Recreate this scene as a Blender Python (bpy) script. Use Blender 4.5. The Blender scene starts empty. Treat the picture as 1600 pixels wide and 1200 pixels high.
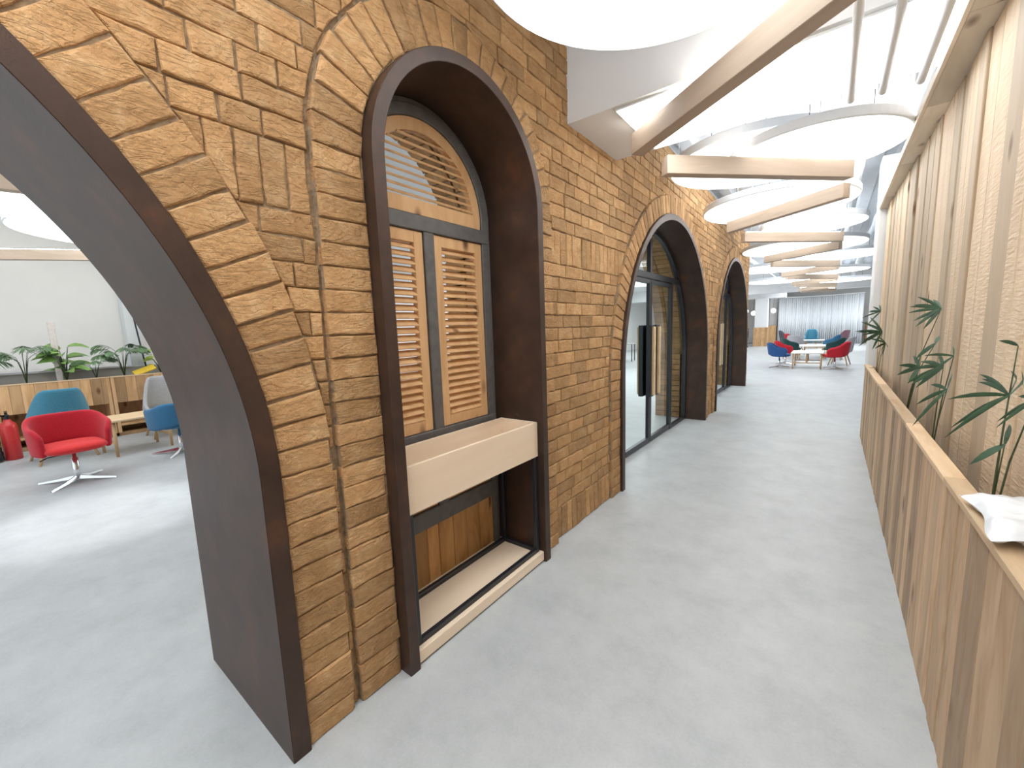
import bpy, math, random
from mathutils import Vector, Matrix
R = random.Random(7)
PI = math.pi
S = bpy.context.scene
C = S.collection

# ------------------------------------------------------------------ camera
M = [[0.7924534933800843, -0.051964163500333393, -0.6077147246376473],
     [0.6089397742991763, 0.12422371395703197, 0.7834288864773815],
     [-0.03478235337306875, 0.9908926251630052, -0.1300845620794368]]
FPX = 643.2728814430156
H = 1.5
cd = bpy.data.cameras.new('camera'); cam = bpy.data.objects.new('camera', cd); C.objects.link(cam)
cd.sensor_width = 36; cd.lens = FPX/1600*36; cd.clip_start = 0.03; cd.clip_end = 200
cam.matrix_world = Matrix(((M[0][0], M[0][1], -M[0][2], 0), (M[1][0], M[1][1], -M[1][2], 0),
                           (M[2][0], M[2][1], -M[2][2], H), (0, 0, 0, 1)))
S.camera = cam
# ------------------------------------------------------------------ world, exposure, area lights
S.view_settings.view_transform = 'Standard'; S.view_settings.look = 'None'
S.view_settings.exposure = 0.1; S.view_settings.gamma = 1.0; S.view_settings.use_curve_mapping = False
W = bpy.data.worlds.new('world'); S.world = W; W.use_nodes = True
W.node_tree.nodes['Background'].inputs[0].default_value = (0.86, 0.94, 1.0, 1)
W.node_tree.nodes['Background'].inputs[1].default_value = 1.4

def area(name, loc, size, power, col=(1, 1, 1), rot=(0, 0, 0), sy=None):
    l = bpy.data.lights.new(name, 'AREA'); l.energy = power; l.color = col
    l.shape = 'RECTANGLE'; l.size = size; l.size_y = sy or size
    o = bpy.data.objects.new(name, l); o.location = loc; o.rotation_euler = rot; C.objects.link(o)
    return o
# ceiling light panels of the corridor and of the rooms beyond
area('corridor_light', (-0.5, -0.8, 3.5), 1.2, 70, (0.96, 0.98, 1), sy=2.6)
area('corridor_light', (-0.5, 6.2, 3.5), 1.2, 50, (0.95, 0.98, 1), sy=2.6)
area('corridor_light', (-0.5, 10.5, 3.5), 1.4, 40, (0.95, 0.98, 1), sy=3)
area('hall_light', (-0.5, 17.5, 3.5), 4, 110, (0.95, 0.98, 1), sy=6)
area('hall_light', (-1.0, 27.5, 3.5), 6, 540, (0.95, 0.98, 1), sy=6)
area('lounge_light', (-4.3, -0.4, 3.35), 2.6, 36, (0.97, 0.98, 1), sy=3)
area('lounge_light', (-7.6, 1.2, 3.35), 2.2, 50, (1, 0.97, 0.93), sy=4)
sl = bpy.data.lights.new('lounge_downlight', 'SPOT'); sl.energy = 300; sl.spot_size = math.radians(40); sl.spot_blend = 0.7; sl.shadow_soft_size = 0.12
so_ = bpy.data.objects.new('lounge_downlight', sl); so_.location = (-4.95, 0.5, 2.8); C.objects.link(so_)
area('lounge_light', (-6.0, 10, 3.35), 4, 330, (0.97, 0.98, 1), sy=6)
area('lounge_light', (-6.0, 20, 3.35), 4, 330, (0.97, 0.98, 1), sy=6)

# ------------------------------------------------------------------ materials
def newmat(name):
    m = bpy.data.materials.new(name); m.use_nodes = True
    nt = m.node_tree; b = nt.nodes['Principled BSDF']
    return m, nt, b
def lk(nt, a, b): nt.links.new(a, b)
def nd(nt, t, **k):
    n = nt.nodes.new(t)
    for a, v in k.items(): setattr(n, a, v)
    return n
def ramp(nt, stops):
    r = nd(nt, 'ShaderNodeValToRGB'); e = r.color_ramp.elements
    while len(e) > 2: e.remove(e[-1])
    for i, (p, c) in enumerate(stops):
        if i >= len(e): e.new(p)
        e[i].position = p; e[i].color = (*c, 1)
    return r
def plain(name, col, rough=0.6, metal=0.0, noise=0.06, scale=30, bump=0.0, spec=0.5, sheen=0.0):
    m, nt, b = newmat(name)
    tc = nd(nt, 'ShaderNodeTexCoord'); n = nd(nt, 'ShaderNodeTexNoise')
    n.inputs['Scale'].default_value = scale; n.inputs['Detail'].default_value = 4
    lk(nt, tc.outputs['Object'], n.inputs['Vector'])
    r = ramp(nt, [(0.3, tuple(c*(1-noise) for c in col)), (0.7, tuple(min(1, c*(1+noise)) for c in col))])
    lk(nt, n.outputs['Fac'], r.inputs[0]); lk(nt, r.outputs[0], b.inputs['Base Color'])
    b.inputs['Roughness'].default_value = rough; b.inputs['Metallic'].default_value = metal
    b.inputs['Specular IOR Level'].default_value = spec
    if sheen: b.inputs['Sheen Weight'].default_value = sheen
    if bump:
        bp = nd(nt, 'ShaderNodeBump'); bp.inputs['Strength'].default_value = bump; bp.inputs['Distance'].default_value = 0.01
        lk(nt, n.outputs['Fac'], bp.inputs['Height']); lk(nt, bp.outputs[0], b.inputs['Normal'])
    return m
def emit(name, col, st):
    m, nt, b = newmat(name)
    b.inputs['Base Color'].default_value = (0.9, 0.9, 0.9, 1)
    b.inputs['Emission Color'].default_value = (*col, 1); b.inputs['Emission Strength'].default_value = st
    return m
def wood(name, c1, c2, axis='z', dens=14, rough=0.55, knots=True, tone_amt=0.35, kn=(0.16, 0.07, 0.03), saw=0.0):
    m, nt, b = newmat(name)
    tc = nd(nt, 'ShaderNodeTexCoord'); at = nd(nt, 'ShaderNodeAttribute', attribute_name='tone')
    mul = nd(nt, 'ShaderNodeMath', operation='MULTIPLY'); mul.inputs[1].default_value = 41.0
    lk(nt, at.outputs['Fac'], mul.inputs[0])
    add = nd(nt, 'ShaderNodeVectorMath', operation='ADD')
    lk(nt, tc.outputs['Object'], add.inputs[0]); lk(nt, mul.outputs[0], add.inputs[1])
    mp = nd(nt, 'ShaderNodeMapping'); lk(nt, add.outputs[0], mp.inputs[0])
    sc = {'x': (0.12, 1, 1), 'y': (1, 0.12, 1), 'z': (1, 1, 0.2)}[axis]
    mp.inputs['Scale'].default_value = sc
    n = nd(nt, 'ShaderNodeTexNoise'); n.inputs['Scale'].default_value = dens; n.inputs['Detail'].default_value = 7
    n.inputs['Roughness'].default_value = 0.62; n.inputs['Distortion'].default_value = 0.9
    lk(nt, mp.outputs[0], n.inputs['Vector'])
    r = ramp(nt, [(0.32, c2), (0.56, c1), (0.8, tuple(min(1, x*1.12) for x in c1))])
    lk(nt, n.outputs['Fac'], r.inputs[0])
    # tone per board
    mr = nd(nt, 'ShaderNodeMapRange'); mr.inputs['To Min'].default_value = 1-tone_amt; mr.inputs['To Max'].default_value = 1+tone_amt*0.35
    lk(nt, at.outputs['Fac'], mr.inputs['Value'])
    vm = nd(nt, 'ShaderNodeVectorMath', operation='SCALE'); lk(nt, r.outputs[0], vm.inputs[0]); lk(nt, mr.outputs[0], vm.inputs['Scale'])
    out = vm.outputs[0]
    if knots:
        mk = nd(nt, 'ShaderNodeMapping'); lk(nt, add.outputs[0], mk.inputs[0])
        mk.inputs['Scale'].default_value = {'x': (0.45, 1, 1), 'y': (1, 0.45, 1), 'z': (1, 1, 0.45)}[axis]
        v = nd(nt, 'ShaderNodeTexVoronoi'); v.inputs['Scale'].default_value = 5.0; lk(nt, mk.outputs[0], v.inputs['Vector'])
        kr = ramp(nt, [(0.06, (1, 1, 1)), (0.17, (0, 0, 0))]); lk(nt, v.outputs['Distance'], kr.inputs[0])
        mx = nd(nt, 'ShaderNodeMix', data_type='RGBA'); lk(nt, kr.outputs[0], mx.inputs['Factor'])
        lk(nt, out, mx.inputs[6]); mx.inputs[7].default_value = (*kn, 1)
        out = mx.outputs[2]
    lk(nt, out, b.inputs['Base Color']); b.inputs['Roughness'].default_value = rough
    b.inputs['Specular IOR Level'].default_value = 0.3
    hgt = n.outputs['Fac']
    if saw:                                  # band-saw marks across the boards
        ms_ = nd(nt, 'ShaderNodeMapping'); lk(nt, add.outputs[0], ms_.inputs[0]); ms_.inputs['Scale'].default_value = (1, 1, 6)
        ns = nd(nt, 'ShaderNodeTexNoise'); ns.inputs['Scale'].default_value = 14; ns.inputs['Detail'].default_value = 3; ns.inputs['Distortion'].default_value = 0.4
        lk(nt, ms_.outputs[0], ns.inputs['Vector'])
        gt = nd(nt, 'ShaderNodeMath', operation='GREATER_THAN'); gt.inputs[1].default_value = 0.55; lk(nt, at.outputs['Fac'], gt.inputs[0])
        sm = nd(nt, 'ShaderNodeMath', operation='MULTIPLY'); lk(nt, gt.outputs[0], sm.inputs[0]); lk(nt, ns.outputs['Fac'], sm.inputs[1])
        sa = nd(nt, 'ShaderNodeMath', operation='MULTIPLY_ADD'); sa.inputs[1].default_value = saw; lk(nt, sm.outputs[0], sa.inputs[0]); lk(nt, hgt, sa.inputs[2]); hgt = sa.outputs[0]
    bp = nd(nt, 'ShaderNodeBump'); bp.inputs['Strength'].default_value = 0.25 + saw*.12; bp.inputs['Distance'].default_value = 0.004
    lk(nt, hgt, bp.inputs['Height']); lk(nt, bp.outputs[0], b.inputs['Normal'])
    return m

def brick_mat():
    m, nt, b = newmat('tan_brick')
    tc = nd(nt, 'ShaderNodeTexCoord'); at = nd(nt, 'ShaderNodeAttribute', attribute_name='tone')
    mul = nd(nt, 'ShaderNodeMath', operation='MULTIPLY'); mul.inputs[1].default_value = 53.0
    lk(nt, at.outputs['Fac'], mul.inputs[0])
    add = nd(nt, 'ShaderNodeVectorMath', operation='ADD')
    lk(nt, tc.outputs['Object'], add.inputs[0]); lk(nt, mul.outputs[0], add.inputs[1])
    n1 = nd(nt, 'ShaderNodeTexNoise'); n1.inputs['Scale'].default_value = 9; n1.inputs['Detail'].default_value = 8; n1.inputs['Roughness'].default_value = 0.7
    n1.inputs['Distortion'].default_value = 0.6
    lk(nt, add.outputs[0], n1.inputs['Vector'])
    r = ramp(nt, [(0.25, (0.36, 0.20, 0.085)), (0.5, (0.48, 0.28, 0.128)), (0.68, (0.56, 0.365, 0.19)), (0.85, (0.64, 0.50, 0.34))])
    lk(nt, n1.outputs['Fac'], r.inputs[0])
    mr = nd(nt, 'ShaderNodeMapRange'); mr.inputs['To Min'].default_value = 0.74; mr.inputs['To Max'].default_value = 1.14
    lk(nt, at.outputs['Fac'], mr.inputs['Value'])
    vm = nd(nt, 'ShaderNodeVectorMath', operation='SCALE'); lk(nt, r.outputs[0], vm.inputs[0]); lk(nt, mr.outputs[0], vm.inputs['Scale'])
    lk(nt, vm.outputs[0], b.inputs['Base Color'])
    b.inputs['Roughness'].default_value = 0.85; b.inputs['Specular IOR Level'].default_value = 0.25
    # hand-made face: folds running along the brick, plus grit
    mp = nd(nt, 'ShaderNodeMapping'); mp.inputs['Scale'].default_value = (1, 0.42, 2.0); lk(nt, add.outputs[0], mp.inputs[0])
    n2 = nd(nt, 'ShaderNodeTexNoise'); n2.inputs['Scale'].default_value = 14; n2.inputs['Detail'].default_value = 5; n2.inputs['Distortion'].default_value = 1.6
    lk(nt, mp.outputs[0], n2.inputs['Vector'])
    ms = nd(nt, 'ShaderNodeMath', operation='SUBTRACT'); ms.inputs[1].default_value = 0.5; lk(nt, n2.outputs['Fac'], ms.inputs[0])
    ma = nd(nt, 'ShaderNodeMath', operation='ABSOLUTE'); lk(nt, ms.outputs[0], ma.inputs[0])
    cr = ramp(nt, [(0.0, (0, 0, 0)), (0.035, (1, 1, 1))]); lk(nt, ma.outputs[0], cr.inputs[0])
    n3 = nd(nt, 'ShaderNodeTexNoise'); n3.inputs['Scale'].default_value = 60; n3.inputs['Detail'].default_value = 6
    lk(nt, add.outputs[0], n3.inputs['Vector'])
    m1 = nd(nt, 'ShaderNodeMath', operation='MULTIPLY_ADD'); lk(nt, cr.outputs[0], m1.inputs[0]); m1.inputs[1].default_value = 0.27
    lk(nt, n3.outputs['Fac'], m1.inputs[2])
    m2 = nd(nt, 'ShaderNodeMath', operation='ADD'); lk(nt, m1.outputs[0], m2.inputs[0]); lk(nt, n1.outputs['Fac'], m2.inputs[1])
    bp = nd(nt, 'ShaderNodeBump'); bp.inputs['Strength'].default_value = 0.85; bp.inputs['Distance'].default_value = 0.009
    lk(nt, m2.outputs[0], bp.inputs['Height']); lk(nt, bp.outputs[0], b.inputs['Normal'])
    return m

def floor_mat():
    m, nt, b = newmat('pale_grey_floor')
    tc = nd(nt, 'ShaderNodeTexCoord')
    n = nd(nt, 'ShaderNodeTexNoise'); n.inputs['Scale'].default_value = 3.2; n.inputs['Detail'].default_value = 9; n.inputs['Roughness'].default_value = 0.72
    lk(nt, tc.outputs['Object'], n.inputs['Vector'])
    n2 = nd(nt, 'ShaderNodeTexNoise'); n2.inputs['Scale'].default_value = 90; n2.inputs['Detail'].default_value = 3
    lk(nt, tc.outputs['Object'], n2.inputs['Vector'])
    ad = nd(nt, 'ShaderNodeMath', operation='MULTIPLY_ADD'); lk(nt, n2.outputs['Fac'], ad.inputs[0]); ad.inputs[1].default_value = 0.25; lk(nt, n.outputs['Fac'], ad.inputs[2])
    r = ramp(nt, [(0.45, (0.395, 0.420, 0.430)), (0.62, (0.450, 0.475, 0.485)), (0.8, (0.50, 0.525, 0.535))])
    lk(nt, ad.outputs[0], r.inputs[0]); lk(nt, r.outputs[0], b.inputs['Base Color'])
    b.inputs['Roughness'].default_value = 0.42; b.inputs['Specular IOR Level'].default_value = 0.4
    bp = nd(nt, 'ShaderNodeBump'); bp.inputs['Strength'].default_value = 0.08; bp.inputs['Distance'].default_value = 0.002
    lk(nt, n2.outputs['Fac'], bp.inputs['Height']); lk(nt, bp.outputs[0], b.inputs['Normal'])
    return m

def glass_mat(name='clear_glass', col=(0.93, 0.97, 0.96)):
    m = bpy.data.materials.new(name); m.use_nodes = True; nt = m.node_tree; nt.nodes.clear()
    o = nd(nt, 'ShaderNodeOutputMaterial'); t = nd(nt, 'ShaderNodeBsdfTransparent'); t.inputs[0].default_value = (*col, 1)
    g = nd(nt, 'ShaderNodeBsdfGlossy'); g.inputs['Roughness'].default_value = 0.03
    ge = nd(nt, 'ShaderNodeNewGeometry'); ior = nd(nt, 'ShaderNodeMath', operation='MULTIPLY_ADD')
    ior.inputs[1].default_value = -0.38; ior.inputs[2].default_value = 1.38; lk(nt, ge.outputs['Backfacing'], ior.inputs[0])
    fr = nd(nt, 'ShaderNodeFresnel'); lk(nt, ior.outputs[0], fr.inputs[0])
    mx = nd(nt, 'ShaderNodeMixShader'); lk(nt, fr.outputs[0], mx.inputs[0]); lk(nt, t.outputs[0], mx.inputs[1]); lk(nt, g.outputs[0], mx.inputs[2])
    lk(nt, mx.outputs[0], o.inputs[0])
    return m

def steel_mat():
    m, nt, b = newmat('brown_weathered_steel')
    tc = nd(nt, 'ShaderNodeTexCoord')
    n = nd(nt, 'ShaderNodeTexNoise'); n.inputs['Scale'].default_value = 5; n.inputs['Detail'].default_value = 8; n.inputs['Roughness'].default_value = 0.65
    lk(nt, tc.outputs['Object'], n.inputs['Vector'])
    n2 = nd(nt, 'ShaderNodeTexNoise'); n2.inputs['Scale'].default_value = 220; lk(nt, tc.outputs['Object'], n2.inputs['Vector'])
    r = ramp(nt, [(0.3, (0.030, 0.018, 0.013)), (0.55, (0.050, 0.028, 0.020)), (0.78, (0.100, 0.040, 0.021))])
    lk(nt, n.outputs['Fac'], r.inputs[0]); lk(nt, r.outputs[0], b.inputs['Base Color'])
    b.inputs['Roughness'].default_value = 0.45; b.inputs['Specular IOR Level'].default_value = 0.45; b.inputs['Specular Tint'].default_value = (1, .86, .78, 1)
    bp = nd(nt, 'ShaderNodeBump'); bp.inputs['Strength'].default_value = 0.25; bp.inputs['Distance'].default_value = 0.002
    lk(nt, n2.outputs['Fac'], bp.inputs['Height']); lk(nt, bp.outputs[0], b.inputs['Normal'])
    return m

BRICK = brick_mat()
MORTAR = plain('brown_mortar', (0.27, 0.19, 0.115), 0.95, noise=0.3, scale=40, bump=0.8)
STEEL = steel_mat()
FLOOR = floor_mat()
GLASS = glass_mat()
WHITE = plain('white_paint', (0.80, 0.81, 0.82), 0.7, noise=0.015, scale=4)
WARMW = plain('warm_white_paint', (0.78, 0.77, 0.75), 0.7, noise=0.015, scale=4)
DECKW = plain('white_metal_deck', (0.74, 0.77, 0.80), 0.45, noise=0.05, scale=3)
GREYW = plain('grey_frame_paint', (0.125, 0.12, 0.115), 0.5, noise=0.15, scale=20, bump=0.1)
BLACK = plain('black_metal', (0.016, 0.017, 0.022), 0.35, noise=0.1)
BLACKF = plain('black_fabric', (0.02, 0.02, 0.024), 0.9)
CHROME = plain('chrome', (0.72, 0.73, 0.75), 0.16, metal=1.0, noise=0.02)
PINE = wood('pine_boards', (0.73, 0.575, 0.41), (0.66, 0.495, 0.33), 'z', 8, tone_amt=0.42, saw=2.5)
PINE_LOW = wood('pine_planter_boards', (0.60, 0.42, 0.26), (0.45, 0.28, 0.155), 'z', 12, tone_amt=0.45)
PINE_CAP = wood('pine_cap', (0.72, 0.53, 0.34), (0.60, 0.40, 0.22), 'y', 12, tone_amt=0.3)
HEADW = wood('header_boards', (0.86, 0.76, 0.63), (0.78, 0.66, 0.52), 'y', 10, tone_amt=0.3)
SHUT = wood('shutter_pine', (0.74, 0.46, 0.235), (0.62, 0.35, 0.16), 'z', 8, knots=True, tone_amt=0.08)
PLY = wood('birch_ply', (0.84, 0.69, 0.53), (0.79, 0.63, 0.46), 'y', 5, knots=False, tone_amt=0.06, rough=0.45)
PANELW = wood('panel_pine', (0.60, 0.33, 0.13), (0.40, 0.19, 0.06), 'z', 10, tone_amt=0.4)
CABW = wood('cabinet_pine', (0.64, 0.40, 0.21), (0.48, 0.27, 0.12), 'z', 8, tone_amt=0.45)
BEAMW = wood('beam_veneer', (0.57, 0.45, 0.35), (0.50, 0.39, 0.295), 'x', 9, knots=False, tone_amt=0.1, rough=0.5)
OAK = wood('oak_legs', (0.60, 0.40, 0.22), (0.48, 0.30, 0.15), 'z', 10, knots=False, tone_amt=0.1)
TABLEW = wood('table_ply', (0.72, 0.54, 0.33), (0.64, 0.45, 0.26), 'y', 6, knots=False, tone_amt=0.1)
WHITETOP = plain('white_laminate', (0.86, 0.85, 0.82), 0.35, noise=0.01)
def fabric(n, c): return plain(n, c, 0.95, noise=0.22, scale=160, bump=0.35, spec=0.15, sheen=0.15)
F_RED = fabric('red_fabric', (0.46, 0.022, 0.035)); F_REDS = fabric('red_seat_fabric', (0.62, 0.04, 0.04))
F_BLUE = fabric('blue_fabric', (0.045, 0.16, 0.30)); F_TEAL = fabric('teal_fabric', (0.06, 0.21, 0.30))
F_NAVY = fabric('navy_fabric', (0.03, 0.09, 0.24)); F_GREEN = fabric('dark_green_fabric', (0.02, 0.06, 0.06))
F_GREY = fabric('grey_fabric', (0.38, 0.38, 0.40)); F_MAUVE = fabric('mauve_fabric', (0.30, 0.16, 0.20))
F_DGREY = fabric('charcoal_fabric', (0.10, 0.10, 0.12)); F_YEL = fabric('yellow_fabric', (0.62, 0.52, 0.14))
LEAF = plain('palm_leaf', (0.035, 0.08, 0.04), 0.45, noise=0.35, scale=14)
LEAF2 = plain('pale_leaf', (0.20, 0.36, 0.09), 0.4, noise=0.3, scale=10)
LEAF4 = plain('lounge_palm_leaf', (0.12, 0.21, 0.10), 0.45, noise=0.35, scale=14)
LEAF3 = plain('lime_leaf', (0.35, 0.48, 0.08), 0.4, noise=0.3, scale=14)
STEM = plain('plant_stem', (0.06, 0.085, 0.035), 0.6, noise=0.3)
SOIL = plain('potting_soil', (0.03, 0.02, 0.013), 0.95, noise=0.4, bump=1.0)
REDP = plain('red_gloss_paint', (0.55, 0.03, 0.03), 0.3, noise=0.04)
PLAST = plain('white_plastic_bag', (0.82, 0.85, 0.88), 0.28, noise=0.03, scale=12, bump=0.5)
POLE = plain('pale_pole', (0.68, 0.62, 0.58), 0.7, noise=0.1)
YEL = plain('yellow_card', (0.80, 0.55, 0.05), 0.5, noise=0.05)
GLOW = emit('diffuser_glow', (0.93, 0.97, 1.0), 2.4)
GLOW_FILL = emit('fill_panel_glow', (0.90, 0.96, 1.0), 6.0)  # glow of the panel added under the big beam
FILL_LED = emit('fill_led_glow', (1.0, 0.96, 0.9), 22.0)  # glow of the strips added to brighten the ceiling
GLOBE = emit('globe_glow', (1.0, 0.93, 0.85), 5.0)
GLOW_1 = emit('near_disc_glow', (0.90, 0.96, 1.0), 3.2)
DISCW = plain('disc_white', (0.80, 0.83, 0.87), 0.6, noise=0.01)
CURT = plain('sheer_curtain', (0.80, 0.83, 0.86), 0.8, noise=0.02)

# ------------------------------------------------------------------ mesh building
class MB:
    def __init__(s): s.v = []; s.f = []; s.t = []; s.m = []
    def add(s, vs, fs, tone=0.5, mi=0):
        b = len(s.v); s.v += [tuple(p) for p in vs]; s.t += [tone]*len(vs)
        s.f += [tuple(b+i for i in f) for f in fs]; s.m += [mi]*len(fs)
    def box(s, x0, x1, y0, y1, z0, z1, tone=0.5, bev=0.0, mi=0, mat=None):
        if bev <= 0:
            vs = [(x, y, z) for z in (z0, z1) for (x, y) in ((x0, y0), (x1, y0), (x1, y1), (x0, y1))]
            fs = [(3, 2, 1, 0), (4, 5, 6, 7), (0, 1, 5, 4), (1, 2, 6, 5), (2, 3, 7, 6), (3, 0, 4, 7)]
        else:
            b = min(bev, (x1-x0)*.45, (y1-y0)*.45, (z1-z0)*.45)
            def ring(z, i): return [(x0+i+0, y0+b, z), (x0+b, y0+i, z), (x1-b, y0+i, z), (x1-i, y0+b, z), (x1-i, y1-b, z), (x1-b, y1-i, z), (x0+b, y1-i, z), (x0+i, y1-b, z)]
            def inner(z): return [(x0+b, y0+b, z)]*2 + [(x1-b, y0+b, z)]*2 + [(x1-b, y1-b, z)]*2 + [(x0+b, y1-b, z)]*2
            vs = ring(z0+b, 0) + ring(z1-b, 0)
            c0 = [(x0+b, y0+b, z0), (x1-b, y0+b, z0), (x1-b, y1-b, z0), (x0+b, y1-b, z0)]
            c1 = [(x0+b, y0+b, z1), (x1-b, y0+b, z1), (x1-b, y1-b, z1), (x0+b, y1-b, z1)]
            vs += c0 + c1
            fs = [(i, (i+1) % 8, 8+(i+1) % 8, 8+i) for i in range(8)]
            fs += [(19, 18, 17, 16), (20, 21, 22, 23)]
            fs += [(16, 17, 2, 1), (17, 18, 4, 3), (18, 19, 6, 5), (19, 16, 0, 7)]
            fs += [(17, 3, 2), (18, 5, 4), (19, 7, 6), (16, 1, 0)]
            fs += [(9, 10, 21, 20), (11, 12, 22, 21), (13, 14, 23, 22), (15, 8, 20, 23)]
            fs += [(10, 11, 21), (12, 13, 22), (14, 15, 23), (8, 9, 20)]
        if mat is not None: vs = [tuple(mat @ Vector(p)) for p in vs]
        s.add(vs, fs, tone, mi)
    def tube(s, pts, r, n=8, tone=0.5, cap=True, mi=0):
        pts = [Vector(p) for p in pts]; rs = r if isinstance(r, (list, tuple)) else [r]*len(pts)
        vs = []; fs = []
        up = None
        for i, p in enumerate(pts):
            d = (pts[min(i+1, len(pts)-1)] - pts[max(i-1, 0)]).normalized()
            if up is None: up = Vector((0, 0, 1)) if abs(d.z) < 0.9 else Vector((1, 0, 0))
            a = d.cross(up).normalized(); b = a.cross(d).normalized(); up = b
            for k in range(n):
                t = 2*PI*k/n; vs.append(p + a*math.cos(t)*rs[i] + b*math.sin(t)*rs[i])
        for i in range(len(pts)-1):
            for k in range(n):
                fs.append((i*n+k, i*n+(k+1) % n, (i+1)*n+(k+1) % n, (i+1)*n+k))
        if cap: fs += [tuple(range(n))[::-1], tuple((len(pts)-1)*n+k for k in range(n))]
        s.add(vs, fs, tone, mi)
    def lathe(s, prof, c=(0, 0, 0), n=24, tone=0.5, mi=0):
        vs = []; fs = []
        for (r, z) in prof:
            for k in range(n):
                t = 2*PI*k/n; vs.append((c[0]+r*math.cos(t), c[1]+r*math.sin(t), c[2]+z))
        for i in range(len(prof)-1):
            for k in range(n): fs.append((i*n+k, i*n+(k+1) % n, (i+1)*n+(k+1) % n, (i+1)*n+k))
        fs.append(tuple(range(n))[::-1]); fs.append(tuple((len(prof)-1)*n+k for k in range(n)))
        s.add(vs, fs, tone, mi)
    def build(s, name, mats, parent=None, smooth=False, world=True, loc=None, warp=None):
        v = s.v
        if warp: v = [warp(p) for p in v]
        off = Vector((0, 0, 0))
        if loc is not None: off = Vector(loc)
        elif parent is not None and world:
            p = parent
            while p is not None: off += Vector(p.location); p = p.parent
        v = [(p[0]-off[0], p[1]-off[1], p[2]-off[2]) for p in v]
        me = bpy.data.meshes.new(name); me.from_pydata(v, [], s.f)
        a = me.attributes.new('tone', 'FLOAT', 'POINT'); a.data.foreach_set('value', s.t)
        if not isinstance(mats, (list, tuple)): mats = [mats]
        for m in mats: me.materials.append(m)
        me.polygons.foreach_set('material_index', s.m)
        if smooth: me.polygons.foreach_set('use_smooth', [True]*len(s.f))
        me.update()
        o = bpy.data.objects.new(name, me); C.objects.link(o)
        if loc is not None and parent is None: o.location = loc
        o.parent = parent
        return o
def tag(o, label=None, cat=None, group=None, kind=None):
    if label: o['label'] = label
    if cat: o['category'] = cat
    if group: o['group'] = group
    if kind: o['kind'] = kind
    return o
def thing(name, label, cat, loc=(0, 0, 0), rz=0, group=None, kind=None):
    o = bpy.data.objects.new(name, None); o.empty_display_size = 0.1; C.objects.link(o)
    o.location = loc; o.rotation_euler = (0, 0, rz)
    return tag(o, label, cat, group, kind)
def softs(o):
    o.data.polygons.foreach_set('use_smooth', [True]*len(o.data.polygons)); o.data.set_sharp_from_angle(angle=math.radians(25))
def bevel(o, w, seg=2):
    m = o.modifiers.new('bevel', 'BEVEL'); m.width = w; m.segments = seg; m.limit_method = 'ANGLE'
def boxo(name, x0, x1, y0, y1, z0, z1, mat, parent=None, bev=0.0, tone=0.5, loc=None):
    mb = MB(); mb.box(x0, x1, y0, y1, z0, z1, tone, bev); return mb.build(name, mat, parent, loc=loc)
def dup(root, loc, rz, label, group=None, mats=None):
    r = root.copy(); C.objects.link(r); r.location = loc; r.rotation_euler = (0, 0, rz); r['label'] = label
    if group: r['group'] = group
    def rec(src, dst):
        for ch in list(src.children):
            c = ch.copy(); C.objects.link(c); c.parent = dst
            if mats and ch.name.split('.')[0] in mats:
                c.data = ch.data.copy(); c.data.materials[0] = mats[ch.name.split('.')[0]]
            rec(ch, c)
    rec(root, r)
    return r

# ================================================================== SETTING
def warpx(p): return (p[0] - 0.0135*max(0.0, p[1]-3.0), p[1], p[2])
boxo('floor', -10.0, 4.0, -3.6, 34.0, -0.12, 0.0, FLOOR)['kind'] = 'structure'

ARCH = [(-1.13, 1.03, 1.70), (5.14, 1.03, 1.70), (9.27, 1.03, 1.70)]   # centre y, spring z, outer radius of steel
NICHE = (1.565, 2.17, 0.575)
OPEN = ARCH + [NICHE]
WTOP = 3.42
XF = -1.478      # mortar face
XB = -2.22
def zlow(y, extra=0.0):
    z = 0.0
    for (yc, zs, r) in OPEN:
        r = r + extra
        if abs(y-yc) < r - 1e-6: z = max(z, zs + math.sqrt(max(0, r*r-(y-yc)**2)))
    return z

def clip(poly, px, py, nx, ny):            # keep the side where (p - P) . n >= 0
    out = []
    for i in range(len(poly)):
        a = poly[i]; b = poly[(i+1) % len(poly)]
        da = (a[0]-px)*nx + (a[1]-py)*ny; db = (b[0]-px)*nx + (b[1]-py)*ny
        if da >= 0: out.append(a)
        if (da >= 0) != (db >= 0):
            t = da/(da-db); out.append((a[0]+(b[0]-a[0])*t, a[1]+(b[1]-a[1])*t))
    return out
def parea(p):
    return 0.5*sum(p[i][0]*p[(i+1) % len(p)][1]-p[(i+1) % len(p)][0]*p[i][1] for i in range(len(p)))

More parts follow.
